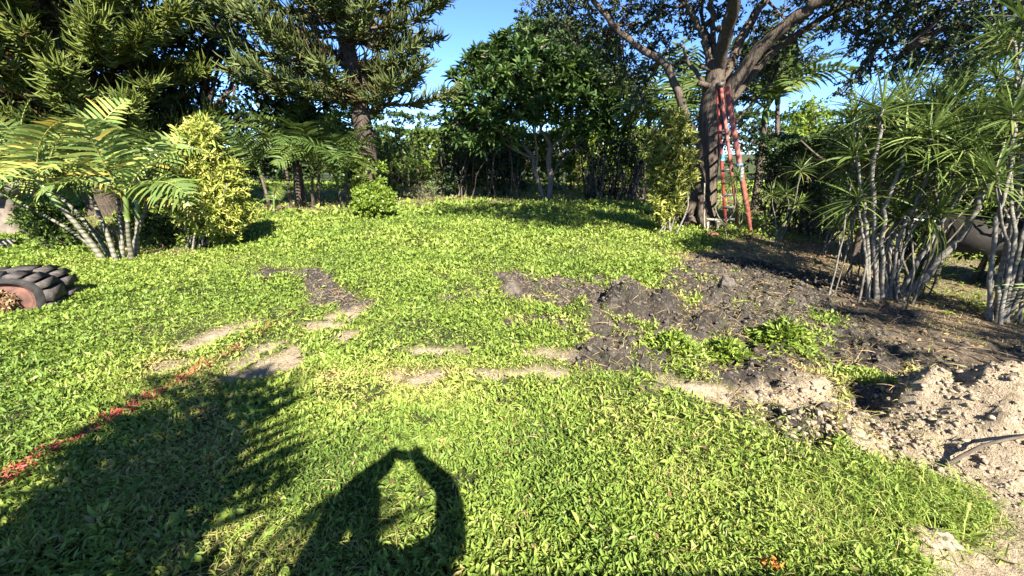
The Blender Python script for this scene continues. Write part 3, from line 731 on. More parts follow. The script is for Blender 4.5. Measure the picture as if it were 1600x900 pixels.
# ------------------------------------------------------------------ churned soil: clods, crumbs, litter, sticks
def scatter(A, n, box_, thr=.5):
    x = rng.uniform(box_[0], box_[1], n); y = rng.uniform(box_[2], box_[3], n)
    k = interp(A, x, y) * rng.random(n) > thr * .5
    return x[k], y[k]
def build_soil():
    mb = MB()
    x, y = scatter(soil * (1 - trail * .8), 60000, (-3, 5.5, 1.4, 7.5), .6)
    z = interp(hgt, x, y); s = .004 + .026 * rng.random(len(x)) ** 5 + .0008 * y
    clods(mb, np.stack([x, y, z + s * .15], 1), s, .5)
    tag(mb.build("soil_clods", M['soilclod']), "dark brown crumbs of churned soil on the bare ground", "soil", kind='stuff')
    mb = MB(); A = sand * .5 + pile * .6
    x, y = scatter(A, 90000, (-3, 4.6, 1.0, 4.5), .75)
    z = interp(hgt, x, y); s = .002 + .011 * rng.random(len(x)) ** 6 * (.35 + interp(pile, x, y)) + .0005 * y
    clods(mb, np.stack([x, y, z + s * .12], 1), s, .5)
    for cx, cy, rr, n in [(1290, 655, .22, 800), (1380, 690, .28, 1500), (1460, 640, .3, 1200), (1250, 625, .2, 500)]:
        c = G(cx, cy); x = c[0] + rng.normal(0, rr, n); y = c[1] + rng.normal(0, rr * .7, n); z = interp(hgt, x, y)
        s = .003 + .022 * rng.random(n) ** 6; clods(mb, np.stack([x, y, z + s * .2], 1), s, .5)
    tag(mb.build("marl_crumbs", M['sandclod']), "pale tan crumbs of marl over the heap and sandy strips", "marl", kind='stuff')
    # dry leaves and straw
    mb = MB()
    x, y = scatter(np.maximum(litter, bed * .8) + trail * .35, 30000, (-9, 8.5, 2.2, 17), .75)
    z = interp(hgt, x, y); n = len(x); a = rng.uniform(0, 6.28, n)
    L = rng.uniform(.03, .085, n) * (.8 + .05 * y)
    leaves(mb, np.stack([x, y, z + .008], 1), np.stack([np.cos(a), np.sin(a), rng.normal(.05, .25, n)], 1), L, L * .38, rng.random(n), .3, .25, False, upbias=1.2)
    x, y = scatter(np.clip(soil - trail * .4, 0, 1), 17000, (-2.8, 5, 1.5, 7), .7)
    z = interp(hgt, x, y); n = len(x); a = rng.uniform(0, 6.28, n); d = np.stack([np.cos(a), np.sin(a), rng.normal(.1, .35, n)], 1)
    s = np.linspace(0, 1, 4); L = .03 + .17 * rng.random(n) ** 2.5; Pc = np.stack([x, y, z + .012], 1)[:, None] + d[:, None] * (L[:, None] * s)[..., None]
    Pc[..., 2] -= L[:, None] * .3 * s ** 2
    strips(mb, Pc, unit(np.cross(d, rdir(n) + [0, 0, 1]))[:, None] * np.array([.0016, .002, .0015, .0005])[None, :, None], rng.uniform(.45, 1, n))
    n = 420; y = rng.uniform(1.2, 8, n) ** 1.0; x = rng.uniform(-1.2, 1.0, n) * y; z = interp(hgt, x, y); a = rng.uniform(0, 6.28, n); L = rng.uniform(.02, .045, n)
    leaves(mb, np.stack([x, y, z + .03], 1), np.stack([np.cos(a), np.sin(a), rng.normal(.1, .3, n)], 1), L, L * .45, rng.random(n), .3, .25, False, upbias=1.5)
    tag(mb.build("leaf_litter", M['litter']), "brown dry leaves and straw strewn on the bare soil and under the hedge", "leaf litter", kind='stuff')
build_soil()

def lump_thing(name, label, cat, c, r, mat, sq=(1, 1, .7), group=None, sub=3, rough=.3, rot=0):
    import bmesh
    bm = bmesh.new(); bmesh.ops.create_icosphere(bm, subdivisions=sub, radius=1)
    for v in bm.verts:
        q = v.co; d = 1 + rough * (float(fbm(np.array([q.x * 1.7 + c[0] * 9]), np.array([q.y * 1.7 + q.z * 1.3 + c[1] * 7]), 4)[0]) - .5) * 2.2
        v.co = Vector((q.x * sq[0], q.y * sq[1], q.z * sq[2])) * d * r
    me = bpy.data.meshes.new(name); bm.to_mesh(me); bm.free(); me.materials.append(M[mat])
    o = bpy.data.objects.new(name, me); C.objects.link(o); o.location = Vector([float(a) for a in c]); o.rotation_euler.z = rot
    return tag(o, label, cat, group)
def stick(name, label, pts, r, mat='twig', cat='stick', r1=.4):
    mb = MB(); limb(mb, pts, list(np.linspace(r, r * r1, len(pts))), 6, 4, lump=.08)
    return tag(mb.build(name, M[mat], smooth=True, loc=pts[0]), label, cat)
lump_thing("marl_slab", "flat tan slab of broken marl beside the long grass at lower right", "slab", on(G(1452, 842), .0), .075, 'sandclod', (1.3, .75, .35), rot=-.5, rough=.6, sub=4)
lump_thing("marl_lump", "rounded tan lump at the left foot of the marl heap", "lump", on(G(1332, 688), .01), .045, 'sandclod', (1.1, .9, .8), rough=.5)
lump_thing("soil_lump", "steep dark lump of soil crowning the tallest mud mound", "soil lump", on(G(968, 470), .04), .15, 'soilclod', (.8, .6, .95), rough=.55, sub=4)
lump_thing("soil_lump", "small pointed dark soil clod by the dry grass near the trail", "soil lump", on(G(1133, 462), .02), .10, 'soilclod', (.9, .6, .8), rough=.5)
lump_thing("soil_lump", "cut block of grey soil at the left end of the churned strip", "soil lump", on(G(798, 462), .02), .15, 'soilclod', (.8, .6, .75), rough=.45)
lump_thing("soil_lump", "broken dark clod beside the hole in front of the marl heap", "soil lump", on(G(1298, 640), .02), .075, 'soilclod', (1, .8, .8), rough=.5)
lump_thing("soil_lump", "ragged dark clod lying against the marl heap's upper left side", "soil lump", on(G(1440, 628), .02), .09, 'soilclod', (1, .8, .7), rough=.5)
a, b = on(G(1478, 728), .015), on(G(1640, 735), .03)
stick("dark_stick", "dark bent stick lying across the marl heap at the right edge", [a, a * .66 + b * .34 + [0, .03, .03], a * .33 + b * .67 + [0, .02, .03], b], .012)
a = on(G(1562, 590), -.02)
stick("pale_stick", "short pale twig standing up behind the marl heap", [a, a + [-.012, .02, .07], a + [.012, .02, .12], a + [.03, .03, .15]], .009, 'pale')
a, b = on(G(1385, 385)), on(G(1460, 520))
for (x0, y0, x1, y1, lb) in [(1480, 545, 1590, 560, "thin brown twig lying in the shade behind the marl heap"), (1300, 455, 1385, 470, "thin twig lying on the trail in front of the large dracaena clump"),
                            (1120, 495, 1168, 520, "straw coloured stalk lying across the churned soil by the weeds")]:
    a, b = on(G(x0, y0), .02), on(G(x1, y1), .02)
    stick("twig", lb, [a, (a + b) / 2 + [0, .02, .03], b], .007, 'pale' if 'straw' in lb else 'twig')

def weed(label, px, py, r, n, L, mat='lime', h=.14):
    c = on(G(px, py)); mb = MB()
    x = c[0] + rng.normal(0, r * .55, n); y = c[1] + rng.normal(0, r * .45, n); z = interp(hgt, x, y) + rng.random(n) * h * np.exp(-((x - c[0]) ** 2 + (y - c[1]) ** 2) / (r * r * .5))
    d = unit(np.stack([(x - c[0]) / r, (y - c[1]) / r, np.full(n, .5)], 1) + rdir(n) * .9)
    l = L * rng.uniform(.6, 1.25, n); leaves(mb, np.stack([x, y, z], 1), d, l, l * .34, np.clip(rng.normal(.45, .25, n), 0, 1), .2, .25, True, upbias=1)
    tag(mb.build("weed_clump", M[mat], loc=c), label, "weed", "weed clumps left in the churned soil")
weed("round leafy weed clump on the dark soil, nearest to the trail", 1222, 535, .21, 900, .06)
weed("middle weed clump between two bare patches of churned soil", 1135, 552, .17, 600, .06)
weed("leftmost weed clump, just right of the low mud mound", 1050, 548, .18, 650, .055)
mb = MB(); c = on(G(1205, 892)); n = 14
leaves(mb, c + rng.normal(0, .018, (n, 3)) * [1, 1, .6] + [0, 0, .05], rdir(n) + [0, 0, .3], .035, .012, rng.random(n), .2, .3, True)
tag(mb.build("dry_sprig", M['orange'], loc=c), "small orange dry sprig in the grass at the bottom edge", "sprig")

# ------------------------------------------------------------------ the big tree with the ladders
def big_tree():
    Y = 9.25
    base = np.array([*G(1106, 357)[:2], 0.0]); Y = base[1] + .6
    t = thing("shade_tree", "large grey barked tree with spreading limbs behind the red ladders", "tree", base)
    def Q(l): return [P(x, y, Y + d) for x, y, d in l]
    mb = MB()
    tp = [base + [-.12, .5, -.1]] + Q([(1095, 335, 0), (1101, 280, 0), (1107, 215, 0), (1112, 165, 0), (1116, 130, 0), (1121, 92, -.05)])
    limb(mb, tp, [.42, .32, .265, .245, .24, .21, .15], 22, 6, lump=.025)
    for k in range(7):                        # root flare
        a = k * .9 + .3; d = np.array([math.cos(a), math.sin(a), 0])
        limb(mb, [base + [-.12, .5, .55] + d * .22, base + [-.12, .5, .2] + d * .36, base + [-.12, .5, -.05] + d * .62], [.10, .11, .05], 7, 3)
    mb.build("trunk", M['bark'], t, True)
    limbs = [
     ([(1096, 232, 0), (1075, 190, .05), (1052, 126, .1), (1036, 98, .1), (1000, 75, .2), (962, 42, .2), (928, 2, .2), (905, -40, .2)], .15, .07),
     ([(1106, 140, 0), (1087, 112, -.1), (1074, 96, -.1), (1068, 76, -.2), (1058, 68, -.3)], .075, .03),
     ([(1112, 110, 0), (1103, 70, .1), (1094, 45, .1), (1080, 22, .1), (1062, -6, .1), (1040, -50, 0)], .13, .07),
     ([(1117, 95, 0), (1114, 45, .2), (1110, 2, .2), (1108, -60, .2)], .11, .07),
     ([(1122, 95, 0), (1133, 45, -.2), (1147, 0, -.4), (1165, -60, -.6)], .16, .09),
     ([(1122, 170, 0), (1136, 115, .2), (1158, 60, .3), (1184, 18, .3), (1205, -12, .3), (1240, -60, .3)], .19, .09),
     ([(1120, 200, 0), (1142, 140, -.1), (1180, 85, -.4), (1220, 46, -.7), (1262, 14, -1.), (1300, -12, -1.3), (1380, -60, -1.8)], .25, .12),
     ([(1130, 185, .2), (1160, 135, .2), (1205, 85, 0), (1260, 44, -.2), (1300, 20, -.5), (1345, 2, -.9), (1400, -10, -1.4)], .15, .06),
     ([(1122, 240, .2), (1150, 190, .4), (1172, 165, .5), (1205, 130, .6)], .06, .03),
     ([(1121, 110, 0), (1135, 60, -.6), (1150, -10, -1.4), (1150, -110, -2.4), (1120, -300, -3.6)], .2, .08),
     ([(1300, 18, -.5), (1325, 45, -.9), (1345, 60, -1.1), (1385, 66, -1.5), (1420, 70, -1.9)], .05, .02),
     ([(1112, 70, .1), (1096, 30, .6), (1100, -20, .9)], .08, .04),
    ]
    ends = []
    for l, r0, r1 in limbs:
        mb = MB(); p, _ = limb(mb, Q(l), list(np.linspace(r0 * .63, r1 * .66, len(l))), 12, 5, lump=.04, wob=.012)
        mb.build("limb", M['bark'], t, True); ends += [p[int(len(p) * f)] for f in (.45, .7, .99)]
    for (x, y, dx) in [(1098, 132, -.12), (1100, 105, -.1), (1122, 45, .02)]:
        mb = MB(); q = P(x, y, Y - .22); limb(mb, [P(x + 14, y + 3, Y), q, q + [dx, -.03, .03]], [.07, .055, .045], 8, 2, lump=.1)
        mb.build("cut_stub", M['bark'], t, True)
    px = [ # px,py,dY,r px
     (845, 12, .8, 40), (880, 35, .7, 42), (915, 20, .6, 45), (950, 55, .8, 40), (905, 62, .9, 36), (975, 95, .8, 34), (990, 125, .8, 30), (960, 112, 1., 32), (1010, 40, .5, 38), (1015, 75, .6, 28),
     (985, 15, .4, 40), (1030, 15, .3, 34), (1045, 70, .5, 22), (1050, 105, .6, 18), (1075, 45, .6, 24), (1000, 150, .9, 22), (1015, 112, .6, 26), (940, 90, 1., 30), (1168, 95, .8, 30), (1190, 115, .8, 30),
     (1195, 75, .6, 30), (1215, 95, .6, 28), (1180, 40, .5, 30), (1230, 60, .2, 30), (1255, 85, .2, 18), (1225, 30, .3, 30), (1090, 10, .5, 30), (1130, 20, .5, 25), (1155, 150, .8, 24), (1065, 95, .5, 16),
     (1300, 45, -.7, 26), (1330, 30, -.9, 34), (1365, 40, -1.2, 36), (1340, 75, -1.1, 22), (1355, 100, -1.2, 22), (1335, 125, -1.2, 22), (1318, 145, -1.2, 16), (1385, 80, -1.5, 30), (1405, 45, -1.6, 38), (1420, 95, -1.8, 30),
     (1445, 60, -1.9, 42), (1480, 80, -2.1, 40), (1500, 45, -2.2, 46), (1540, 30, -2.4, 48), (1525, 80, -2.3, 36), (1575, 20, -2.5, 48), (1470, 25, -2., 44), (1420, 15, -1.7, 40), (1440, 110, -1.9, 24), (1560, 70, -2.4, 30), (1620, 30, -2.6, 50),
     (1380, 10, -1.4, 36), (1330, 0, -1., 34), (1275, 0, -.6, 30), (1500, 105, -2.1, 22), (1390, 115, -1.6, 18),
     (860, -40, .6, 55), (960, -50, .3, 60), (1060, -60, .2, 60), (1160, -60, -.2, 60), (1260, -70, -.8, 60), (1360, -60, -1.4, 60), (1460, -60, -2, 60), (1560, -60, -2.6, 60), (1100, -130, -.8, 80), (1250, -130, -1.2, 80), (950, -130, 0, 80)]
    fo, tw = MB(), MB(); bl = []
    for x, y, d, r in px:
        c = P(x, y, Y + d); rr = r * np.linalg.norm(c - [0, 0, H]) / 640 / 1.15
        bl.append((*c, rr * (.86 if x > 1290 else 1), .2 if x > 1290 else 0))  # clumps on the right get a lighter tint to look sunlit

        e = min(ends, key=lambda q: np.linalg.norm(q - c))
        branch_to(tw, e, c, .035, .012, .05, 5)
        for k in range(4): branch_to(tw, c + (e - c) * rng.uniform(.1, .5), c + rng.normal(0, rr * .6, 3), .014, .005, .03, 3)
    for q in [(5.8, 5.2, 5.8), (4.4, 5.2, 6.0), (3.6, 5.9, 6.3), (6.2, 4.6, 6.2), (2.6, 6.4, 6.6), (4.2, 7.2, 6.0), (1.4, 4.6, 6.2), (2.2, 4.0, 6.0), (3.0, 4.4, 5.8), (3.8, 4.0, 6.2), (1.8, 5.2, 6.4), (2.6, 3.4, 6.3), (.8, 4.2, 6.4), (3.4, 5.0, 5.6), (5.6, 3.6, 6.0), (3.2, 2.8, 6.0), (4.0, 3.0, 6.0), (2.6, 3.0, 6.2), (4.6, 3.2, 5.8), (3.6, 2.4, 6.1)]:
        bl.append((*q, .85, 0)); e = min(ends, key=lambda z: np.linalg.norm(z - np.array(q))); branch_to(tw, e, q, .07, .02, .05, 6)  # unseen canopy above the view, added to shade the trunk and far lawn
    crown(fo, bl, 190, 10, .085, .036, True, .10, (.4, .3), .25, .15, .5, upb=.4, twigs=tw)
    tw.build("branches", M['bark'], t, True); fo.build("foliage", M['oak'], t, kind='stuff')
big_tree()

def ladder_things():
    def rails(t, feet, top, wdir, width, mat, depth, thick, names=("rail", "rail")):
        a, b = np.asarray(feet, float), np.asarray(top, float)
        for s in (0, 1):
            mb = MB(); o = wdir * width * s
            beam(mb, a + o, b + o, thick, depth, ref=wdir); beam(mb, a + o + np.cross(unit(b - a), wdir) * (depth / 2 + .003), b + o + np.cross(unit(b - a), wdir) * (depth / 2 + .003), thick * 1.9, .012, ref=wdir)
            mb.build("rail", M[mat], t)
        return a, b
    # ladder seen half from its side: two rails with rungs
    f1, f2 = G(1134, 361), G(1155, 362); tp = P(1121, 138, f1[1] + .22); tp2 = P(1126, 132, f1[1] + .16)
    t = thing("ladder", "red ladder with dark rungs and a can hung on it, leaning flat on the trunk", "ladder", f1, "ladders against the shade tree")
    for a, b, m in ((f1, tp, 'ladder'), (f2, tp2, 'ladderpale')):
        mb = MB(); beam(mb, a, b, .06, .03, ref=(0, 1, 0)); beam(mb, a + [0, .03, 0], b + [0, .03, 0], .025, .045, ref=(0, 1, 0)); mb.build("rail", M[m], t)
    for k in range(1, 11):
        f = k / 11.3; a, b = f1 + (tp - f1) * f, f2 + (tp2 - f2) * f
        mb = MB(); beam(mb, a - [.02, 0, 0], b, .032, .05, ref=(0, 0, 1)); mb.build("rung", M['rung'], t)
    mb = MB(); q = (tp + tp2) / 2; box(mb, q + [.01, 0, .03], .10, .16, .08, (0, -.1, 0)); mb.build("end_cap", M['rung'], t)
    # second ladder seen edge on
    g = G(1173, 366); away = unit(np.array([g[0], g[1], 0.])); tp3 = P(1135, 134, g[1] + .62)
    t2 = thing("ladder", "faded red ladder seen edge on with a blue bracket, right of the other ladder", "ladder", g, "ladders against the shade tree")
    for s in (0, 1):
        mb = MB(); o = away * .42 * s; o2 = away * .30 * s
        beam(mb, g + o, tp3 + o2, .085, .03, ref=away); mb.build("rail", M['ladderpale' if s == 0 else 'ladder'], t2)
    for k in range(1, 11):
        f = k / 11.2; a = g + (tp3 - g) * f; mb = MB(); beam(mb, a, a + away * (.42 - .12 * f), .03, .045); mb.build("rung", M['alu'], t2)
    a = g + (tp3 - g) * .475
    mb = MB(); box(mb, a + [-.005, -.02, 0], .12, .06, .06, (0, -.1, 0)); mb.build("bracket", M['blue'], t2)
    a = g + (tp3 - g) * .41
    mb = MB(); beam(mb, a - [-.01, .035, .14], a - [.016, .035, -.14], .06, .006, ref=(0, 1, 0)); mb.build("label_plate", M['label'], t2)
    a = P(1129, 251, f1[1] - .1)
    t3 = thing("paint_can", "small teal can hanging between the rungs of the red ladder", "can", a)
    mb = MB(); limb(mb, [a, a + [0, 0, .10], a + [0, 0, .13]], [.045, .05, .04], 14, 2); mb.build("can", M['teal'], t3, True)
    mb = MB(); limb(mb, [a + [-.045, 0, .1], a + [-.02, 0, .17], a + [.02, 0, .17], a + [.045, 0, .1]], [.006] * 4, 5, 3); mb.build("handle", M['rung'], t3, True)
    # little trestle and leaning stake at the tree foot
    g = G(1117, 364); Yb = g[1]
    t4 = thing("trestle", "small weathered wooden trestle at the foot of the big tree", "trestle", g)
    a, b = P(1103, 342, Yb), P(1133, 344, Yb + .1)
    mb = MB(); beam(mb, a, b, .14, .035); mb.build("top_board", M['wood'], t4)
    for x0, y0, x1, y1, d in [(1106, 345, 1105, 366, 0), (1122, 345, 1120, 363, .0), (1131, 346, 1133, 364, .12), (1110, 345, 1112, 360, .15)]:
        mb = MB(); beam(mb, P(x0, y0, Yb + d), [*P(x1, y1, Yb + d)[:2], 0], .04, .04, ref=(0, 1, 0)); mb.build("leg", M['wood'], t4)
    g = on(G(1101, 364)); stick("stake", "thin upright wooden stake leaning on the trunk beside the trestle", [g, P(1100, 325, g[1] + .05), P(1101, 286, g[1] + .1)], .018, 'wood', 'stake', .8)
    lump_thing("brick_lump", "broken reddish brick lying under the trestle", "brick", on(G(1113, 369), .03), .10, 'brick', (1.4, .8, .6), sub=2)
ladder_things()

# ------------------------------------------------------------------ dracaenas
def dpath(l, Y0, dY=0.0, r=.03):
    n = len(l); pts = [P(x, y, Y0 + dY * i / (n - 1)) for i, (x, y) in enumerate(l)]
    pts[0] = on(pts[0], -.02) if pts[0][1] < 20 else pts[0]
    return pts
def rstems(base, n, heads, Yb, r=(.018, .035), bx=.3, by=.25):
    out = []
    for k in range(n):
        hx, hy, dd = heads[k]; b = on(base + [rng.normal(0, bx), rng.normal(0, by), 0], -.03); e = P(hx, hy, Yb + dd)
        m1 = b * .72 + e * .28 + rng.normal(0, .07, 3) + [0, 0, .12]; m2 = b * .35 + e * .65 + rng.normal(0, .09, 3)
        out.append(([b, m1, m2, e], rng.uniform(*r)))
    return out
Yd = GY(468)
main = [([(1358, 462), (1356, 390), (1350, 320), (1340, 262), (1336, 235)], .3, .035), ([(1372, 458), (1368, 370), (1364, 280), (1374, 205), (1380, 165)], .2, .04),
        ([(1382, 462), (1378, 380), (1388, 310), (1408, 255), (1414, 215)], .0, .035), ([(1392, 466), (1400, 390), (1422, 335), (1446, 285), (1455, 205)], -.1, .032),
        ([(1398, 468), (1438, 405), (1472, 345), (1500, 300), (1527, 262)], -.3, .04), ([(1408, 472), (1458, 412), (1496, 372), (1532, 300), (1572, 215)], -.3, .07),
        ([(1376, 455), (1366, 350), (1350, 290), (1322, 262)], .5, .03), ([(1386, 455), (1398, 360), (1410, 320), (1440, 300)], .5, .03),
        ([(1400, 470), (1404, 425), (1415, 380), (1440, 340), (1470, 330)], -.2, .025), ([(1402, 470), (1420, 446), (1438, 432)], .1, .016),
        ([(1362, 460), (1352, 400), (1345, 350), (1340, 305)], .2, .025), ([(1388, 462), (1384, 420), (1392, 360), (1404, 330)], .1, .025)]
ms = [(dpath(l, Yd, d), r) for l, d, r in main]
heads = [(1330, 185, .5), (1340, 165, .6), (1395, 170, .5), (1420, 160, .2), (1440, 175, .6), (1470, 165, .1), (1490, 205, -.1), (1500, 150, .4), (1530, 175, -.2), (1545, 165, .2), (1430, 245, 0), (1385, 260, .3),
         (1465, 250, -.3), (1510, 225, -.4), (1360, 215, .7), (1400, 190, .9), (1480, 290, .2), (1540, 245, .1), (1555, 285, .0), (1350, 280, 1.), (1420, 290, 1.1), (1320, 215, 1.2), (1455, 190, 1.0), (1375, 325, 1.0), (1505, 180, .5), (1462, 158, .5), (1412, 150, .9), (1362, 165, 1.0), (1520, 200, .6), (1560, 160, .5), (1435, 215, .5), (1490, 240, .6), (1395, 235, .8), (1345, 245, .9), (1545, 215, .6), (1470, 300, .9)]
ms += rstems(G(1388, 464), len(heads), heads, Yd + .1, (.010, .022), .30, .22)
dracaena("dracaena_clump", "large many stemmed clump of pale trunks with spiky heads beside the bare trail", ms, "dracaena", rs=1.0, base=on(G(1390, 466)))
Y2 = GY(503)
sec = [([(1552, 500), (1548, 440), (1558, 340), (1578, 250), (1584, 170)], .2, .035), ([(1558, 505), (1575, 460), (1580, 400), (1562, 330), (1556, 270)], .1, .025), ([(1568, 505), (1590, 440), (1625, 330), (1620, 210)], .1, .035),
       ([(1572, 508), (1600, 450), (1650, 380), (1690, 300)], 0, .035), ([(1560, 498), (1566, 420), (1588, 330), (1600, 240), (1606, 130)], .5, .04), ([(1565, 500), (1600, 360), (1640, 240), (1650, 120)], .3, .03),
       ([(1550, 500), (1552, 400), (1590, 290), (1592, 95), (1570, 62)], .9, .03), ([(1575, 505), (1612, 470), (1660, 440)], -.1, .025)]
dracaena("dracaena_clump", "tall leaning clump of spiky headed stems cut by the right edge of the photo", [(dpath(l, Y2, d), r) for l, d, r in sec] + rstems(G(1570, 503), 4, [(1610, 60, .4), (1640, 170, .3), (1560, 120, .8), (1600, 20, .6), (1580, 215, .3), (1610, 270, .1), (1560, 240, .6), (1545, 180, .7), (1600, 120, .9), (1630, 320, 0)], Y2, (.02, .03), .12, .1), "dracaena", base=on(G(1570, 503)))
small = [
 ("white stemmed forked dracaena growing in front of the ladders", [[(1136, 371), (1131, 352), (1120, 334), (1119, 321), (1133, 303), (1142, 284)], [(1131, 351), (1146, 331), (1150, 300), (1153, 272)]], .018),
 ("slim dracaena with a low spiky head just right of the ladder feet", [[(1145, 370), (1153, 352), (1160, 322)], [(1147, 368), (1153, 362), (1155, 354)]], .013),
 ("short single stemmed dracaena between the ladders and the forked stems", [[(1190, 377), (1192, 362), (1197, 344)]], .013),
 ("twisted twin stemmed dracaena with its heads against the dark hedge", [[(1211, 385), (1213, 355), (1208, 325), (1206, 302)], [(1208, 386), (1220, 355), (1232, 330), (1228, 300)], [(1212, 386), (1232, 345), (1243, 325), (1248, 316)], [(1214, 386), (1236, 340), (1247, 290), (1252, 262)]], .016),
 ("low dracaena leaning out of the hedge foot on thin crooked stems", [[(1285, 398), (1296, 360), (1292, 335), (1294, 322)], [(1288, 398), (1300, 365), (1304, 350)], [(1180, 352), (1183, 335), (1185, 318)]][:2], .014),
 ("spiky dracaena at the hedge, left of the large clump's pale trunks", [[(1322, 408), (1330, 350), (1338, 325), (1340, 308)], [(1318, 408), (1310, 370), (1318, 345)]], .016)]
for lb, ls, r in small:
    Ys = GY(ls[0][0][1]); dracaena("dracaena", lb, [(dpath(l, Ys, .0) if l[0][1] > 360 else [P(x, y, Ys) for x, y in l], r) for l in ls], "dracaena", "small dracaenas along the hedge", .68)

# off to the right of the camera: more of the same clump row, which throws the streaked shade over the trail
def off_clump(label, x, y, hs):
    st = []
    for k in range(9):
        a = k * 2.4; e = np.array([x + .8 * math.cos(a) * ((k * .4) % 1 + .3), y + .8 * math.sin(a) * ((k * .7) % 1 + .3), hs * (.65 + .35 * ((k * .618) % 1))])
        b = np.array([x + .2 * math.cos(a), y + .2 * math.sin(a), -.03]); st.append(([b, b * .6 + e * .4 + [0, 0, .15], e], .03))
    dracaena("dracaena_clump", label, st, "dracaena", base=np.array([x, y, 0]))
off_clump("dracaena clump outside the frame, first right of the marl heap", 5.5, 1.3, 2.7)
off_clump("dracaena clump outside the frame, beyond the first one", 4.9, .3, 3.1)
off_clump("dracaena clump outside the frame, farthest behind the camera", 5.9, -.6, 3.4)

# ------------------------------------------------------------------ right-hand hedge
def hedge(label, pts, h, wd, n, mat='hedge', L=.075, lift=.15, name="hedge", stems=30, light=.45, gaps=.25):
    pts = np.asarray(pts, float); seg = np.linalg.norm(pts[1:] - pts[:-1], axis=1); cum = np.concatenate([[0], np.cumsum(seg)])
    base = np.array([*pts[0], 0.]); t = thing(name, label, "hedge", base); fo, tw = MB(), MB()
    def at(u):
        i = np.clip(np.searchsorted(cum, u) - 1, 0, len(seg) - 1); f = ((u - cum[i]) / seg[i])[:, None]
        d = (pts[i + 1] - pts[i]) / seg[i][:, None]; return pts[i] * (1 - f) + pts[i + 1] * f, np.stack([-d[:, 1], d[:, 0]], 1)
    m = n // 9; u = rng.uniform(0, cum[-1], m); c, nn = at(u)
    hh = h * (1 + .10 * (fbm(u * 1.3, u * 0 + 2, 3) - .5) * 2); z = lift + (hh - lift) * rng.random(m) ** .75
    off = rng.uniform(-1, 1, m); off = np.sign(off) * np.abs(off) ** .6 * wd / 2 * (1 + .35 * (fbm(u * 2, z * 2, 3) - .5) * 2)
    top = rng.random(m) < .3; z = np.where(top, hh - rng.random(m) * .12, z); off = np.where(top, rng.uniform(-1, 1, m) * wd / 2, off)
    keep = (z > .75) | (rng.random(m) > gaps * 2.2 * (1 - z / .75))
    tips = np.stack([c[:, 0] + nn[:, 0] * off, c[:, 1] + nn[:, 1] * off, z], 1)[keep]; k = 9; m = len(tips)
    ax = unit(np.stack([nn[keep, 0] * np.sign(off[keep]), nn[keep, 1] * np.sign(off[keep]), np.full(m, .3)], 1) + rdir(m) * .7)
    pos = np.repeat(tips, k, 0) - np.repeat(ax, k, 0) * rng.random((m * k, 1)) * .14
    ln = L * rng.uniform(.6, 1.2, m * k)
    leaves(fo, pos, np.repeat(ax, k, 0) * .5 + rdir(m * k), ln, ln * .48, np.clip(rng.normal(light, .22, m * k), 0, 1), .15, .15, False, upbias=.5)
    for q in range(stems):
        c1, n1 = at(rng.uniform(0, cum[-1], 1)); b = np.array([*(c1[0] + n1[0] * rng.normal(0, wd * .12)), -.03])
        for k2 in range(4):
            e = b + [rng.normal(0, .3), rng.normal(0, .3), h * rng.uniform(.5, .9)]; branch_to(tw, b + rng.normal(0, .04, 3) * [1, 1, 0], e, rng.uniform(.012, .03), .006, .0, 5, .06)
    tw.build("stems", M['twig'], t, True); fo.build("foliage", M[mat], t, kind='stuff')
hb = [G(1165, 352)[:2] + [.55, .5], G(1240, 372)[:2] + [.55, .25], G(1340, 402)[:2] + [.65, .25], [6.1, 5.3], [6.7, 3.8], [7.4, 2.2], [8.0, .6]]
hedge("long dark clipped hedge along the right side behind the dracaenas", hb, 1.95, .95, 84000, lift=.18, stems=46, light=.55, gaps=.18)
a = on(G(1334, 412)); mb = MB()
t = thing("dead_tree", "thick dark stump like trunk standing at the hedge foot left of the large clump", "trunk", a)
limb(mb, [a - [0, 0, .05], a + [.03, .05, .5], a + [.10, .1, 1.0], a + [.06, .1, 1.5]], [.065, .055, .045, .035], 10, 4, lump=.05); mb.build("trunk", M['bark'], t, True)
mb = MB()
for k in range(6): branch_to(mb, a + [.06, .08, .6 + .14 * k], a + [rng.normal(0, .5), rng.normal(.2, .3), 1.0 + .2 * k], .03, .01, 0, 5)
mb.build("branches", M['twig'], t, True)

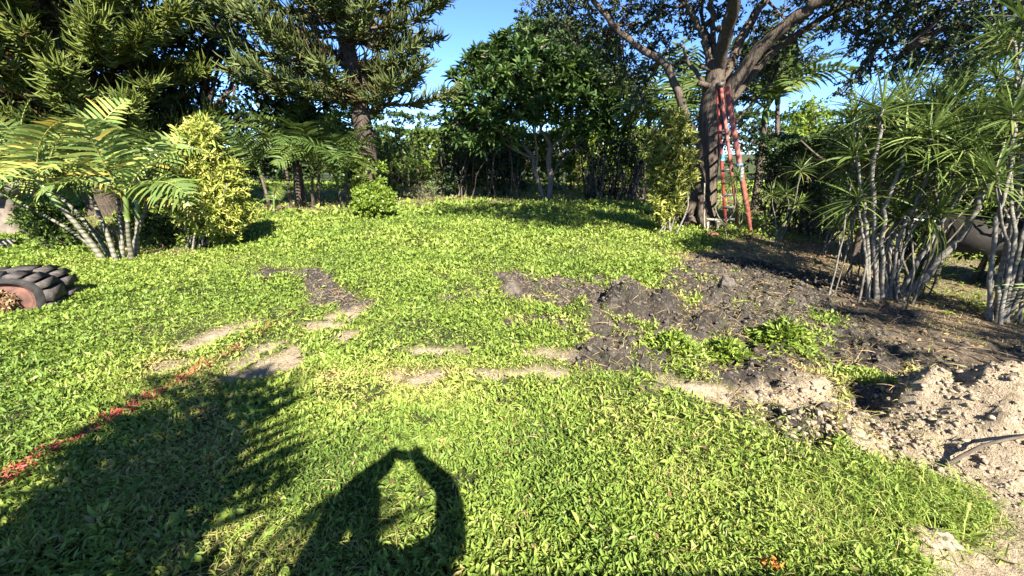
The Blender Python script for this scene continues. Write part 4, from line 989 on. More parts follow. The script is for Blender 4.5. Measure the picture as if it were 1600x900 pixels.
# barrel shaped sheet-metal cover with a red slatted end, on legs
def barrel():
    c = P(1545, 405, 4.95); t = thing("barrel_grill", "dull grey curved sheet metal barrel on thin legs with a red slatted end", "barrel grill", [c[0], c[1], 0])
    ax = unit(np.array([.80, -.60, 0])); lat = np.array([-ax[1], ax[0], 0]); Ln, r = 1.3, .28; zc = .58
    c0 = np.array([c[0] + .12, c[1] + .05, zc]) - ax * Ln * .5
    mb = MB(); n = 16; an = np.linspace(R(-35), R(215), n)
    ring = [np.array([0, 0, r * math.sin(a)]) + lat * r * math.cos(a) for a in an]
    V = [c0 + ax * Ln * e + q * s for e in (0, 1) for s in (1, .965) for q in ring]
    q4 = []
    for i in range(n - 1):
        q4 += [[i, i + 1, 2 * n + i + 1, 2 * n + i], [n + i, 3 * n + i, 3 * n + i + 1, n + i + 1], [i, n + i, n + i + 1, i + 1], [2 * n + i, 2 * n + i + 1, 3 * n + i + 1, 3 * n + i]]
    mb.add(V, q4); mb.build("shell", M['sheet'], t)
    for k in range(5):
        z = -.15 + k * .085; hw = math.sqrt(max(.02, (r * .94) ** 2 - z * z)); mb = MB()
        p = c0 + ax * (Ln - .10) + [0, 0, z]; beam(mb, p - lat * hw, p + lat * hw, .02, .074, ref=(0, 0, 1)); mb.build("slat", M['redwood'], t)
    mb = MB(); p = c0 + ax * (Ln - .03) + [0, 0, -.03]; beam(mb, p - lat * .29, p + lat * .29, .02, .03); mb.build("rail", M['white'], t)
    for e in (.12, .88):
        for s in (-1, 1):
            mb = MB(); p = c0 + ax * Ln * e + lat * s * r * .8 + [0, 0, -.17]; f = p + lat * s * .12; f[2] = 0; beam(mb, p, f, .03, .03, ref=ax); mb.build("leg", M['rung'], t)
    mb = MB(); p = c0 + ax * .02 + [0, 0, .2]; limb(mb, [p + lat * .2, p - ax * .3 + lat * .2, p - ax * .32 - lat * .2, p - lat * .2], [.014] * 4, 6, 3); mb.build("handle", M['white'], t, True)
barrel()

# ------------------------------------------------------------------ left side: areca, croton, conifers
def gp3(px, py): return on(G(px, py))
st = [((165, 409), (93, 320), .048, 0), ((182, 410), (140, 302), .036, .3), ((190, 406), (182, 292), .036, .5), ((206, 406), (199, 340), .038, -.1), ((213, 404), (215, 336), .038, .1), ((199, 404), (236, 306), .032, .4), ((176, 402), (72, 288), .036, .6), ((170, 404), (34, 318), .03, .4)]
palm("areca_palm", "clump of ringed palm stems with feathery fronds, at the left beside the yellow bush",
     [(gp3(*a), P(*b, gp3(*a)[1] + d), r) for a, b, r, d in st], 'a', 7, .84, yellow={(4, 1), (3, 5), (0, 3)})
palm("areca_palm", "young palm whose long fronds cross the left edge of the photo above the pale slab",
     [(gp3(-60, 400), P(-50, 330, gp3(-60, 400)[1]), .05), (gp3(-30, 392), P(-20, 305, gp3(-30, 392)[1]), .05)], 'a', 7, .75)
cb = gp3(306, 387)
CX = lambda l: [(318 + (x - 318) * .86, y, d, r * .93) for x, y, d, r in l]
cr = [(x, y, d, r) for x, y, d, r in [(305, 215, 0, 26), (310, 240, 0, 36), (285, 262, .1, 36), (330, 262, 0, 40), (300, 295, -.15, 44), (340, 290, 0, 42), (360, 285, .1, 30), (290, 318, .05, 32), (335, 322, -.2, 46), (368, 322, 0, 36), (315, 345, -.1, 32), (352, 350, -.05, 30), (275, 290, .2, 28), (322, 232, .1, 26), (345, 372, -.05, 12), (378, 262, .1, 12), (310, 196, 0, 19), (318, 212, -.1, 24), (300, 225, -.1, 26)]]
def pblobs(l, Y): 
    out = []
    for x, y, d, r in l:
        c = P(x, y, Y + d); out.append((*c, r * np.linalg.norm(c - [0, 0, H]) / 640 / 1.12))
    return out
shrub("croton_bush", "bright yellow green bush with dense narrow leaves beside the palm clump", cb, 2.2, .9, mat='croton', L=.115, W=.028, n=600, k=15, stems=17, bark='pale', cat='bush', fine=True, tint=(.5, .42), blobs=pblobs(CX(cr), cb[1] + .1), stem_r=.022, shell=.45)
shrub("leafy_shrub", "low leafy green shrub at the foot of the leaning palm stem", gp3(92, 392), .75, .6, .4, 'mid', .07, .03, 260, 9, 5, lift=.05)
shrub("leafy_shrub", "small low shrub between the stone table and the palm stems", gp3(60, 375), .7, .4, .3, 'lime', .06, .028, 160, 9, 4, lift=.05)
shrub("fern_clump", "dark fern like clump in the shade behind the palm stems", gp3(245, 385), .6, .7, .4, 'mid', .12, .03, 150, 9, 4, lift=.03)

def LF(az0, wdt, lo=.35): 
    return lambda f, az: max(lo, 1 - abs(math.atan2(math.sin(az - az0), math.cos(az - az0))) / wdt) if wdt else 1
tb = np.array([*P(158, 300, 11.2)[:2], 0])
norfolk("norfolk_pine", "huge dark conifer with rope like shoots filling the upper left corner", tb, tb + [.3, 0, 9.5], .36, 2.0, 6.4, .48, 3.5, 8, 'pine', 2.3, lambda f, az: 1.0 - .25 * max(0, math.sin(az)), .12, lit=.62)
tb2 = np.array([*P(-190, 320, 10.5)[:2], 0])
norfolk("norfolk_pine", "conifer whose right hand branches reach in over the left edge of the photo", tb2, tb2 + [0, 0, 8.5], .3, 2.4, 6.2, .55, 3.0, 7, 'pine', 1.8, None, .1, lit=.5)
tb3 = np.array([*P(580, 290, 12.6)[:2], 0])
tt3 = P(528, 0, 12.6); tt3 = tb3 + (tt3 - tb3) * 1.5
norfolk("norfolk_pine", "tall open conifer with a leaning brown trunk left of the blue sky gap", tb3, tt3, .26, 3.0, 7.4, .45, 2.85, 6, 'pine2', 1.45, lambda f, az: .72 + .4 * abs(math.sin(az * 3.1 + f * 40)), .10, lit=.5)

def broad(name, label, base, blobs, r0=.15, mat='dark', L=.15, W=.08, per=45, k=9, fork=.45, bark='bark', tint=(.45, .3), shell=.3, group=None, fine=False, cat='tree', droop=.1):
    base = np.asarray(base, float); t = thing(name, label, cat, base, group); tr, tw, fo = MB(), MB(), MB()
    ctr = np.mean([b[:3] for b in blobs], 0); fk = base * (1 - fork) + ctr * fork; fk[:2] = base[:2] * .7 + ctr[:2] * .3
    limb(tr, [base - [0, 0, .1], base * .5 + fk * .5 + rng.normal(0, r0 * .3, 3), fk, fk * .4 + ctr * .6], [r0 * 1.2, r0, r0 * .85, r0 * .4], 10, 4, lump=.04); tr.build("trunk", M[bark], t, True)
    for b in blobs:
        c = np.array(b[:3]); branch_to(tw, fk + (ctr - fk) * rng.uniform(0, .5), c, r0 * .4, r0 * .1, .05, 6)
        for q in range(3): branch_to(tw, c + (fk - c) * rng.uniform(.1, .4), c + rng.normal(0, b[3] * .55, 3), r0 * .16, r0 * .05, .03, 4)
    crown(fo, blobs, per * 2.2, k, L, W, fine, L * 1.4, tint, droop, shell, upb=.5, twigs=tw)
    tw.build("branches", M[bark], t, True); fo.build("foliage", M[mat], t, kind='stuff'); return t
def pb(l, Y, base=None): return pblobs([(x, y, d, r) for x, y, d, r in l], Y)
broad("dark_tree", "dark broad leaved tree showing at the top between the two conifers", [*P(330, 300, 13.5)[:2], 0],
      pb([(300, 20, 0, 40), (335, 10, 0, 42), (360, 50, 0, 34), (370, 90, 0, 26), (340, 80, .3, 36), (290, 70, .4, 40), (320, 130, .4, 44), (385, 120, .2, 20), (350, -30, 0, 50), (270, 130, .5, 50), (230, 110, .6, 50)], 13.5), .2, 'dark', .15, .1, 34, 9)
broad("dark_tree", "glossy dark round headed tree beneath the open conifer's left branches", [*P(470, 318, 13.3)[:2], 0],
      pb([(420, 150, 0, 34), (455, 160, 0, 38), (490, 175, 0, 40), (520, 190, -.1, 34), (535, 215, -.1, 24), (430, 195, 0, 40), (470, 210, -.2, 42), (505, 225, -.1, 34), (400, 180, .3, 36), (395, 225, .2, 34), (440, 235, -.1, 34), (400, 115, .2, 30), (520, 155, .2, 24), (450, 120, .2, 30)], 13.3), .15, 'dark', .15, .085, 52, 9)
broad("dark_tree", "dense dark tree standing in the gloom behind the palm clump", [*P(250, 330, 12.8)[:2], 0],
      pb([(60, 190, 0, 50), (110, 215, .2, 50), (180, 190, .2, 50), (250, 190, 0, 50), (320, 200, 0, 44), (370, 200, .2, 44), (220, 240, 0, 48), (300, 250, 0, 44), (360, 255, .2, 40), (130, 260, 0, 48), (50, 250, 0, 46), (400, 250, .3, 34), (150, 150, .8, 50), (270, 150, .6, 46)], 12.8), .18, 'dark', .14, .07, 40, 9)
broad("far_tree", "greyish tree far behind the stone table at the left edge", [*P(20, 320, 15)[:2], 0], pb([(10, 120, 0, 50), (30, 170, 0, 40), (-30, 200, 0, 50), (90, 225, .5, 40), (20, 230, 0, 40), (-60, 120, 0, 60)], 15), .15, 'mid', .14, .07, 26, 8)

Yp = gp3(440, 328)[1]
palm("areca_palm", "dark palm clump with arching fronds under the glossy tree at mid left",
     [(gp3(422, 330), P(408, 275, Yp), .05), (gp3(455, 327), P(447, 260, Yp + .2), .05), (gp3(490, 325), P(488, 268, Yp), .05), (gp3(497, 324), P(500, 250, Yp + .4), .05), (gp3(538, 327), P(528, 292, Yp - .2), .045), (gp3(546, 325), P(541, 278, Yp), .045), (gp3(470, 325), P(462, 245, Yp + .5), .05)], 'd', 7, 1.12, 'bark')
palm("young_palm", "low young palm sprouting at the foot of the dark palm clump", [(gp3(428, 331), P(428, 326, gp3(428, 331)[1]), .03)], 'a', 6, .42)
rb = gp3(583, 342)
shrub("round_shrub", "small rounded green shrub standing alone on the lawn at mid left", rb, .85, .6, mat='lime', L=.075, W=.04, n=900, k=10, stems=8, fine=False, tint=(.4, .28), blobs=pblobs([(566, 306, 0, 18), (584, 300, 0, 20), (602, 306, 0, 17), (562, 320, -.1, 15), (584, 318, -.25, 22), (606, 320, -.1, 14), (575, 332, -.15, 13), (596, 331, -.15, 12)], rb[1] + .25), shell=.5)
shrub("leafy_shrub", "taller loose pale green shrub right behind the small rounded shrub", gp3(575, 327), 1.5, .6, mat='lime', L=.11, W=.05, n=150, k=9, stems=6, tint=(.35, .25), blobs=pblobs([(562, 250, 0, 14), (580, 256, 0, 18), (570, 275, 0, 20), (590, 278, 0, 16), (560, 292, 0, 16), (582, 296, 0, 18), (598, 262, 0, 12)], gp3(575, 327)[1]))
dracaena("dracaena", "dark spiky dracaena on a tall stem above the shrubs right of the conifer trunk", [([np.array([*P(627, 300, 16)[:2], 0]), P(628, 270, 16), P(626, 235, 16)], .05), ([np.array([*P(640, 300, 16)[:2], 0]), P(638, 275, 16), P(642, 245, 16)], .04)], rs=1.5)
BG = [
 ("leafy_shrub", "mid green shrub just right of the leaning conifer trunk", 612, 318, 'mid', [(602, 235, 0, 22), (625, 245, 0, 24), (608, 265, 0, 26), (640, 262, 0, 24), (620, 288, 0, 24), (600, 295, 0, 18)], 15.5, .11, .05),
 ("leafy_shrub", "sunlit lime shrub in front of the far hedge right of the dracaena", 658, 312, 'lime', [(650, 262, 0, 14), (662, 255, 0, 14), (672, 262, 0, 12), (656, 275, 0, 14), (640, 272, 0, 12), (684, 245, 0, 13), (690, 236, 0, 10)], 17, .14, .06),
 ("leafy_shrub", "pale greyish fine leaved shrub at the lawn's far edge", 655, 318, 'grey', [(640, 295, 0, 15), (655, 292, 0, 16), (670, 295, 0, 16), (686, 300, 0, 13), (662, 305, 0, 14)], 15.2, .08, .02),
 ("leafy_shrub", "dark shrub filling the corner below the far domed tree", 690, 315, 'hedge', [(690, 265, 0, 22), (705, 285, 0, 22), (715, 255, 0, 24), (680, 285, 0, 16)], 16.5, .12, .05),
]
for nm, lb, bx, by, mt, bl, Y, L, W in BG:
    shrub(nm, lb, [*P(bx, by, Y)[:2], 0], 1.5, .6, mat=mt, L=L, W=W, n=60, k=9, stems=5, blobs=pb(bl, Y), tint=(.45, .3), stem_r=.02)
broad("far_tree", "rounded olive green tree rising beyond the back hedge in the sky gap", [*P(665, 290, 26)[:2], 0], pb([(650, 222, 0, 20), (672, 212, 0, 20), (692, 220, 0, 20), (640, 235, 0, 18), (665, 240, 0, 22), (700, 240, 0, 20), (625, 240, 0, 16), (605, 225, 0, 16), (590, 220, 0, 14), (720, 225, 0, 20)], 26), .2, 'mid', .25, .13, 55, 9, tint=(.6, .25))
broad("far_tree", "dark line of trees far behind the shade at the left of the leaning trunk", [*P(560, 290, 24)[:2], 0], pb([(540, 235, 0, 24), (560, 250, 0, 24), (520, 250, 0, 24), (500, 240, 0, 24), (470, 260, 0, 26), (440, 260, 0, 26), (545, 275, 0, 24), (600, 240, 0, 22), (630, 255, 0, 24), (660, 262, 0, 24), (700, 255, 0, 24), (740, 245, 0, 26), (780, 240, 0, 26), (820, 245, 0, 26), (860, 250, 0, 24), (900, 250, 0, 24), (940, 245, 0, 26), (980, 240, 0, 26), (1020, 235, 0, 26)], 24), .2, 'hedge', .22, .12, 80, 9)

# ------------------------------------------------------------------ plumeria in the middle
def plumeria():
    b = gp3(853, 312); Y = b[1]
    t = thing("plumeria_tree", "wide dark plumeria tree with forked pale trunks in the middle of the yard", "tree", b)
    def Q(l): return [P(x, y, Y + d) for x, y, d in l]
    stems = [([(857, 313, 0), (860, 280, 0), (857, 250, 0), (861, 228, 0)], .13, .11), ([(861, 229, 0), (852, 212, -.2), (845, 200, -.4), (862, 180, -.6)], .09, .05), ([(861, 229, 0), (878, 218, .2), (890, 205, .4), (905, 180, .4), (930, 160, .4)], .08, .04),
             ([(850, 312, .1), (842, 285, .2), (835, 265, .3), (832, 245, .4), (815, 225, .5), (790, 205, .5), (760, 190, .5)], .11, .05), ([(836, 266, .3), (840, 245, .1), (836, 210, -.2), (838, 190, -.3)], .06, .04), ([(832, 247, .4), (800, 232, .1), (775, 215, -.2), (740, 200, -.3)], .06, .035),
             ([(862, 180, -.6), (840, 140, -.8), (830, 110, -.8)], .05, .03), ([(862, 180, -.6), (890, 140, -.7), (900, 110, -.6)], .05, .03), ([(853, 300, .1), (870, 260, .8), (895, 235, 1.2), (925, 200, 1.4)], .06, .035)]
    pts = []
    for l, r0, r1 in stems:
        mb = MB(); p, _ = limb(mb, Q(l), list(np.linspace(r0 * .8, r1 * .8, len(l))), 9, 4, lump=.04); mb.build("limb", M['plumbark'], t, True); pts += [p[-1], p[len(p) // 2]]
    px = [(705, 160, -.4, 20), (712, 190, -.4, 20), (725, 135, -.5, 24), (740, 110, -.4, 20), (742, 165, -.8, 32), (735, 205, -.6, 24), (768, 95, -.3, 34), (775, 140, -1., 40), (770, 190, -.9, 34), (805, 75, -.2, 36), (815, 120, -1.1, 44), (810, 170, -1.2, 40), (850, 70, -.1, 36),
          (855, 110, -1.1, 46), (850, 155, -1.3, 40), (895, 75, -.1, 36), (900, 120, -1., 44), (895, 165, -1.2, 38), (935, 95, 0, 34), (940, 140, -.8, 38), (945, 180, -.8, 30), (965, 130, -.2, 26), (970, 165, -.3, 24), (960, 200, -.4, 20), (925, 200, -.8, 24), (790, 215, -.8, 22), (755, 225, -.6, 18),
          (720, 215, -.5, 18), (880, 60, .8, 30), (830, 60, .8, 30), (780, 110, .9, 40), (850, 130, 1., 50), (920, 140, 1., 44), (700, 205, -.2, 14)]
    tw, fo = MB(), MB()
    bl = pblobs(px, Y)
    for b_ in bl:
        c = np.array(b_[:3]); e = min(pts, key=lambda q: np.linalg.norm(q - c)); branch_to(tw, e, c, .05, .025, .05, 5)
        n = max(6, int(62 * b_[3] ** 2)); tips, d = blob_points(n, c, b_[3], (1, 1, .9), .35)
        for q in range(min(n, 10)): branch_to(tw, c + (e - c) * .2, tips[q], .025, .016, .04, 4)
        k = 14; ax = unit(d * .5 + [0, -.12, .55]); pos = np.repeat(tips, k, 0) + rng.normal(0, .02, (n * k, 3))
        az = np.tile(np.arange(k) * 2.399, n); A = unit(np.cross(ax, [0.3, 1, .2])); B = np.cross(ax, A)
        el = np.tile(np.linspace(.0, 1.15, k), n)[:, None]
        dd = np.repeat(A, k, 0) * np.cos(az)[:, None] * np.cos(el) + np.repeat(B, k, 0) * np.sin(az)[:, None] * np.cos(el) + np.repeat(ax, k, 0) * np.sin(el)
        ln = rng.uniform(.24, .38, n * k); leaves(fo, pos, dd, ln, ln * .30, np.clip(np.repeat(rng.normal(.45, .22, n), k) + rng.normal(0, .12, n * k), 0, 1), .12, .2, True, upbias=1.2)
    tw.build("branches", M['plumbark'], t, True); fo.build("foliage", M['plum'], t, kind='stuff')
plumeria()
def thicket(name, label, px0, px1, top, bot, Y, mat, nst, L=.12, W=.05, dens=70, bark='twig', tint=(.4, .3)):
    bl = []; n = int((px1 - px0) / 16) + 1
    for i in range(n):
        x = px0 + (px1 - px0) * (i + .5) / n
        for yy in np.arange(top + 12, bot, 18): bl.append((x + rng.normal(0, 5), yy + rng.normal(0, 4), rng.normal(0, .35), 13 + 4 * rng.random()))
    b = np.array([*P((px0 + px1) / 2, 312, Y)[:2], 0]); B = pb(bl, Y)
    t = thing(name, label, "thicket", b); tw, fo = MB(), MB()
    for k in range(nst):
        x = px0 + (px1 - px0) * rng.random(); s = np.array([*P(x, 312, Y)[:2], -.03]) + [0, rng.normal(0, .4), 0]; e = s + [rng.normal(0, .35), rng.normal(0, .3), rng.uniform(1.3, 2.6)]
        branch_to(tw, s, e, rng.uniform(.018, .04), .012, 0, 5, .04)
    crown(fo, B, dens * 1.8, 9, L, W, False, .15, tint, .15, .3, upb=.5)
    tw.build("stems", M[bark], t, True); fo.build("foliage", M[mat], t, kind='stuff')
thicket("thicket", "dark thicket of thin stems in the shade left of the plumeria trunk", 690, 812, 205, 300, GY(308), 'dark', 34, dens=130, bark='twig')  # dark leaf colour stands in for the plumeria's shade
thicket("thicket", "dark tangle of bare sticks and leaves right of the plumeria", 915, 1015, 215, 300, GY(311), 'dark', 50, .11, .045, 80, 'twig')
hedge("bright lime hedge lit behind the plumeria trunk", [P(800, 300, 19)[:2], P(900, 300, 19)[:2], P(1010, 300, 18)[:2]], 2.5, 1.2, 17000, 'lime', .15, .2, stems=20, light=.5, gaps=.3)
hedge("mid green back hedge at the end of the lawn behind the grey shrub", [P(540, 300, 20.5)[:2], P(700, 300, 21)[:2], P(820, 300, 20)[:2]], 2.7, 1.4, 20000, 'mid', .15, .05, stems=20, light=.5, gaps=.1)
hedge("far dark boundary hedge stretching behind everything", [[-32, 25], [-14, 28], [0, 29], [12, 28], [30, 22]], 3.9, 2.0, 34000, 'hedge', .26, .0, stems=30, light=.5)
g = on(G(870, 299)); t = thing("bench", "small grey bench under the lime hedge right of the plumeria trunk", "bench", g)
a, b = P(861, 286, g[1]), P(880, 286, g[1]); mb = MB(); beam(mb, a, b, .32, .05); mb.build("seat", M['slab'], t)
for q in (a, b):
    for s in (-.12, .12): mb = MB(); beam(mb, q + [0, s, 0], [q[0], q[1] + s, 0], .06, .06, ref=(0, 1, 0)); mb.build("leg", M['log'], t)

yb = gp3(1046, 364)
yl = [(1052, 190, 0, 22), (1035, 215, 0, 24), (1062, 215, 0, 24), (1025, 240, 0, 22), (1050, 245, -.1, 30), (1075, 245, 0, 18), (1030, 270, 0, 24), (1058, 275, -.1, 26), (1078, 275, 0, 14), (1028, 298, 0, 20), (1052, 302, -.1, 22), (1036, 322, -.1, 18), (1056, 326, -.1, 14), (1030, 338, -.1, 10)]
shrub("croton_bush", "tall olive green bush on pale stems beside the big tree, its foot coloured yellow for sunlight", yb, 2.3, .6, mat='olive', L=.13, W=.034, n=330, k=12, stems=10, bark='pale', cat='bush', fine=True, tint=(.55, .3), blobs=pblobs(yl, yb[1] + .1), stem_r=.022)
fo = MB(); crown(fo, pblobs([(1030, 325, -.3, 16), (1048, 322, -.35, 18), (1060, 310, -.3, 12), (1038, 338, -.3, 11), (1025, 310, -.3, 10)], yb[1]), 90, 10, .12, .034, True, .12, (.5, .3), 0, .4, upb=.5)  # yellower leaves at the foot stand in for its sunlit part
_o = [o for o in C.objects if o.get('label', '').startswith('tall olive green bush')][0]
fo.build("sunlit_foliage", M['croton'], _o, kind='stuff')

broad("far_tree", "tall mid green tree between the leaning conifer trunk and the plumeria crown", [*P(655, 300, 22)[:2], 0], pb([(600, 245, 0, 24), (625, 255, 0, 24), (650, 258, 0, 26), (680, 250, 0, 26), (700, 230, 0, 22), (640, 280, 0, 24), (680, 280, 0, 24), (610, 275, 0, 24)], 22), .2, 'mid', .2, .1, 60, 9, tint=(.6, .3))
broad("dark_tree", "dark tree filling the gap under the plumeria crown behind its trunks", [*P(800, 300, 21.5)[:2], 0], pb([(720, 220, 0, 28), (760, 235, 0, 28), (800, 225, 0, 30), (840, 235, 0, 28), (880, 215, 0, 28), (920, 220, 0, 28), (960, 225, 0, 28), (990, 215, 0, 26), (740, 262, 0, 26), (790, 262, 0, 26), (950, 258, 0, 26), (700, 250, 0, 24)], 21.5), .2, 'dark', .18, .1, 70, 9)
# palms and far trees behind the big tree
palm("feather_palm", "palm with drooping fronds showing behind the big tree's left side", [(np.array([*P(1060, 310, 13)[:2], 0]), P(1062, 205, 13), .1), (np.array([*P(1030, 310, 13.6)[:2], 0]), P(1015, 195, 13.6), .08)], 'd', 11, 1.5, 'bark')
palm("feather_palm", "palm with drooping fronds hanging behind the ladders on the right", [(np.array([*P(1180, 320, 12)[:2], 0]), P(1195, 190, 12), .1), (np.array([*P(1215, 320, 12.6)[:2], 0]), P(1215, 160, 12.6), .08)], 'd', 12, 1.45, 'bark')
broad("far_tree", "round light green tree in the sky gap right of the ladders", [*P(1260, 290, 24)[:2], 0], pb([(1250, 175, 0, 20), (1272, 172, 0, 20), (1258, 200, 0, 24), (1282, 198, 0, 18), (1240, 205, 0, 22), (1270, 222, 0, 24), (1225, 215, 0, 20)], 24), .2, 'lime', .2, .1, 38, 9, tint=(.45, .25))
broad("far_tree", "dark low tree behind the hedge between the ladders and the large clump", [*P(1200, 290, 16)[:2], 0], pb([(1170, 190, 0, 26), (1200, 205, 0, 28), (1180, 225, 0, 28), (1225, 225, 0, 22), (1150, 215, 0, 26), (1290, 222, 0, 20), (1310, 228, 0, 20), (1260, 232, 0, 20)], 16), .14, 'hedge', .14, .07, 36, 9)
broad("far_tree", "dull green tree line behind the dracaenas at the right", [*P(1480, 280, 17)[:2], 0], pb([(1360, 205, 0, 30), (1410, 195, 0, 32), (1450, 190, 0, 34), (1500, 185, 0, 34), (1550, 180, 0, 36), (1600, 175, 0, 40), (1640, 150, 0, 50), (1340, 225, 0, 26), (1400, 225, 0, 30), (1460, 225, 0, 30), (1530, 215, 0, 34), (1590, 215, 0, 34)], 17), .18, 'mid', .16, .08, 32, 9, tint=(.35, .3))
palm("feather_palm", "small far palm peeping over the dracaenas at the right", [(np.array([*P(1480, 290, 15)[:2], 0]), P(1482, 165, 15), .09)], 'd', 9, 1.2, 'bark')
broad("far_tree", "dark shrubby tree behind the tangle right of the plumeria", [*P(990, 300, 16)[:2], 0], pb([(990, 205, 0, 22), (1000, 235, 0, 24), (970, 230, 0, 22), (1020, 215, 0, 24), (1035, 240, 0, 24), (1075, 250, 0, 24), (950, 245, 0, 20), (1010, 265, 0, 24)], 16), .12, 'hedge', .13, .06, 36, 9)

# ------------------------------------------------------------------ rubber roller, stone table, log
def roller():
    c = G(-2, 496); c = np.array([c[0], c[1] + .02, .17]); t = thing("rubber_roller", "dusty black lugged rubber tread wrapped on a rusty drum at the left edge", "roller", [c[0], c[1], 0])
    ax = unit(np.array([-.34, .94, 0.])); lat = np.array([ax[1], -ax[0], 0]); a_, b_, Wd = .39, .225, .55
    def sup(an, s=1., e=.72):
        ca, sa = math.cos(an), math.sin(an)
        return lat * (a_ * s) * math.copysign(abs(ca) ** e, ca) + np.array([0, 0, (b_ * s) * math.copysign(abs(sa) ** e, sa)])
    n = 48; A = [i / n * 2 * math.pi for i in range(n)]
    mb = MB(); prof = [(0, .80), (0.0, .94), (.03, .98), (Wd - .03, .98), (Wd, .94), (Wd, .80)]
    V = [c + ax * d + sup(a, s) for d, s in prof for a in A]; q = []
    for k in range(len(prof) - 1):
        for i in range(n): q.append([k * n + i, k * n + (i + 1) % n, (k + 1) * n + (i + 1) % n, (k + 1) * n + i])
    mb.add(V, q); mb.build("tread_belt", M['rubberdark'], t, True)
    nl = 15
    for row in (0, 1):
        for i in range(nl):
            an = (i + .5 * row) / nl * 2 * math.pi; w_ = 2 * math.pi / nl * .37
            d0, d1 = (.025, Wd * .47) if row == 0 else (Wd * .53, Wd - .025); sk = .03 * (1 if row == 0 else -1)
            V = []
            for d, s0 in ((d0, 0), (d1, sk)):
                for s, ww in ((.96, 1.0), (1.11, .94)):
                    for e in (-1, 1): V.append(c + ax * d + sup(an + s0 + e * w_ * ww, s) + rng.normal(0, .0015, 3))
            mb = MB(); mb.add(V, [[0, 1, 3, 2], [4, 6, 7, 5], [2, 3, 7, 6], [0, 2, 6, 4], [1, 5, 7, 3]]); mb.build("tread_lug", M['rubber'], t)
    mb = MB(); pr = [(.005, .80), (.03, .70), (.06, .68), (.07, .60), (.045, .52), (.055, .0)]
    V = [c + ax * d + sup(a, s * (1.03 if s > .75 else 1), .72 if s > .55 else .9) for d, s in pr for a in A]; q = []
    for k in range(len(pr) - 1):
        for i in range(n): q.append([k * n + i, (k + 1) * n + i, (k + 1) * n + (i + 1) % n, k * n + (i + 1) % n])
    mb.add(V, q); mb.build("rusty_drum", M['rust'], t, True)
    fo = MB(); m = 700; rr = rng.random(m) ** .5; an = rng.uniform(0, 6.28, m)
    pos = np.array([c - ax * (.05 * rng.random() - .03) + sup(q1, .55 * q2, 1) - lat * .05 for q1, q2 in zip(an, rr)])
    leaves(fo, pos, rdir(m) - ax * .4, .05, .02, rng.random(m), .3, .3, False); o = fo.build("dead_leaves", M['litter'], t, kind='stuff')
roller()
def stone_table():
    g = G(23, 364); Y = g[1]; t = thing("stone_table", "tan stone pillar carrying a pale slab at the left edge behind the palms", "stone table", g)
    for dx in (0, -1.5):
        mb = MB(); zz = [(-.03, .31), (.05, .30), (.35, .24), (.68, .26), (.76, .27)]; V = []; nn = 12
        for z, r in zz:
            for i in range(nn):
                a = i / nn * 6.283; ca, sa = math.cos(a), math.sin(a); V.append(g + [dx + r * math.copysign(abs(ca) ** .6, ca), r * .8 * math.copysign(abs(sa) ** .6, sa), z] + rng.normal(0, .008, 3))
        q = [[k * nn + i, k * nn + (i + 1) % nn, (k + 1) * nn + (i + 1) % nn, (k + 1) * nn + i] for k in range(len(zz) - 1) for i in range(nn)]
        mb.add(V, q); mb.build("pillar", M['stone'], t)
    mb = MB(); box(mb, g + [-.78, 0, .90], 2.1, .9, .28); mb.build("slab", M['slab'], t)
stone_table()
a, b = on(G(-40, 391), .06), on(G(27, 385), .05)
stick("log", "short grey log lying in the grass at the left edge", [a, a * .5 + b * .5 + [0, 0, .02], b], .09, 'log', 'log', .8)

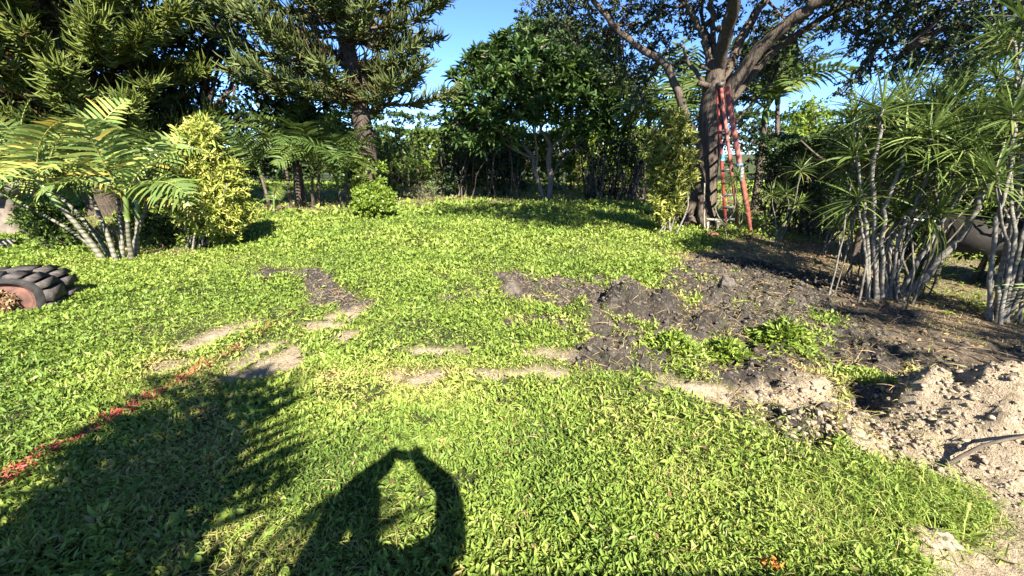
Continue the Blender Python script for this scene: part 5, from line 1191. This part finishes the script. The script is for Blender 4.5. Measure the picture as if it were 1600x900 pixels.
# ------------------------------------------------------------------ behind the camera: what throws the shade on the near lawn
palm("areca_palm", "palm standing behind the photographer, seen only by its shadow at lower left",
     [(np.array([-1.35, -2.0, 0]), np.array([-1.15, -1.5, 1.75]), .06), (np.array([-1.0, -2.0, 0]), np.array([-.5, -1.55, 1.9]), .06), (np.array([-1.6, -2.0, 0]), np.array([-1.9, -1.5, 1.4]), .05), (np.array([-1.2, -1.9, 0]), np.array([-1.0, -1.2, 1.3]), .05)], 'a', 8, .86)
def photographer():
    ox, oy = -.10, -.47
    t = thing("person", "person in a blue shirt standing behind the camera holding up a phone", "person", [ox, oy, 0])
    import bmesh
    def skin(name, nodes, edges, mat, sub=2):
        me = bpy.data.meshes.new(name); me.from_pydata([n[0] for n in nodes], edges, []); o = bpy.data.objects.new(name, me); C.objects.link(o)
        sm = o.modifiers.new("skin", 'SKIN')
        for i, nd in enumerate(nodes):
            r = nd[1]; me.skin_vertices[0].data[i].radius = r if isinstance(r, tuple) else (r, r)
        me.skin_vertices[0].data[0].use_root = True
        ss = o.modifiers.new("sub", 'SUBSURF'); ss.levels = ss.render_levels = sub
        me.materials.append(M[mat]); o.parent = t; o.matrix_parent_inverse = Matrix.Translation(-t.location); return o
    x, y = ox, oy
    N = [((x, y, .95), (.16, .11)), ((x, y, 1.15), (.15, .10)), ((x, y + .01, 1.33), (.18, .11)), ((x, y + .02, 1.43), (.10, .08)), ((x, y + .05, 1.50), .055), ((x, y + .07, 1.60), (.07, .085)), ((x, y + .07, 1.68), (.07, .09)), ((x, y + .06, 1.74), (.05, .06)),
         ((x + .19, y, 1.40), .062), ((x + .34, y + .17, 1.38), .085), ((x + .325, y + .32, 1.51), .066), ((ox + .185, -.09, 1.585), .05), ((ox + .16, -.045, 1.605), .036), ((x - .19, y, 1.40), .062), ((x - .24, y + .2, 1.30), .08), ((x - .15, y + .32, 1.48), .066), ((-.095, -.09, 1.585), .05), ((-.07, -.045, 1.605), .036),
         ((x + .10, y, .85), .095), ((x + .11, y + .02, .50), .065), ((x + .11, y - .01, .10), .045), ((x + .11, y + .12, .04), .04), ((x - .10, y, .85), .095), ((x - .11, y + .02, .50), .065), ((x - .11, y - .01, .10), .045), ((x - .11, y + .12, .04), .04)]
    E = [(0, 1), (1, 2), (2, 3), (3, 4), (4, 5), (5, 6), (6, 7), (2, 8), (8, 9), (9, 10), (10, 11), (11, 12), (2, 13), (13, 14), (14, 15), (15, 16), (16, 17), (0, 18), (18, 19), (19, 20), (20, 21), (0, 22), (22, 23), (23, 24), (24, 25)]
    skin("body", N, E, 'skin')
    skin("shirt", [((x, y, .92), (.18, .13)), ((x, y, 1.15), (.17, .12)), ((x, y + .01, 1.33), (.20, .13)), ((x, y + .02, 1.42), (.12, .10)), ((x + .20, y, 1.40), .078), ((x + .33, y + .15, 1.38), .10), ((x - .20, y, 1.40), .078), ((x - .24, y + .17, 1.31), .082)], [(0, 1), (1, 2), (2, 3), (2, 4), (4, 5), (2, 6), (6, 7)], 'shirt')
    skin("trousers", [((x, y, .93), (.17, .125)), ((x + .10, y, .83), .11), ((x + .11, y + .02, .48), .08), ((x + .11, y - .01, .09), .065), ((x - .10, y, .83), .11), ((x - .11, y + .02, .48), .08), ((x - .11, y - .01, .09), .065)], [(0, 1), (1, 2), (2, 3), (0, 4), (4, 5), (5, 6)], 'trousers')
    skin("hair", [((x, y + .03, 1.60), (.075, .08)), ((x, y + .045, 1.69), (.08, .10)), ((x, y + .05, 1.755), (.06, .07))], [(0, 1), (1, 2)], 'hair')
    for sgn, hx in ((1, ox + .185), (-1, -.095)):
        nodes, edges = [((hx, -.075, 1.585), .03), ((hx - sgn * .015, -.05, 1.60), .03)], [(0, 1)]
        for f in range(4):
            z = 1.575 + .02 * f; L = (.85, 1, 1.05, .92)[f]; k = len(nodes)
            nodes += [((hx - sgn * .01, -.035, z), .0095), ((hx - sgn * .025, -.022, z), .009), ((hx - sgn * .05 * L, -.02, z), .008)]; edges += [(1, k), (k, k + 1), (k + 1, k + 2)]
        k = len(nodes); nodes += [((hx - sgn * .02, -.065, 1.60), .011), ((hx - sgn * .05, -.062, 1.605), .009)]; edges += [(1, k), (k, k + 1)]
        skin("hand", nodes, edges, 'skin', 1)
    ph = thing("phone", "black phone held sideways in both hands at the camera's place", "phone", [.0, -.045, 1.6])
    mb = MB(); box(mb, [0.02, -.045, 1.6], .14, .009, .07); mb.build("phone_body", M['phone'], ph)
    mb = MB(); box(mb, [0.02, -.0505, 1.6], .13, .003, .062); mb.build("screen", M['phone'], ph)
photographer()
def shed():
    t = thing("garden_shed", "cream shed with a tiled lean to roof behind the camera", "shed", [1.2, -3.0, 0])
    mb = MB(); box(mb, [1.25, -3.4, 1.2], 2.0, 1.6, 2.4); mb.build("wall", M['shedwall'], t)
    mb = MB(); box(mb, [1.2, -2.75, 2.62], 2.3, 2.1, .08, (R(-12), 0, 0)); mb.build("roof", M['tile'], t)
    mb = MB(); box(mb, [1.6, -2.585, 1.0], .8, .05, 2.0); d = mb.build("door", M['wood'], t)
    mb = MB(); box(mb, [.75, -2.58, 1.5], .5, .06, .5); mb.build("window", M['phone'], t)
shed()
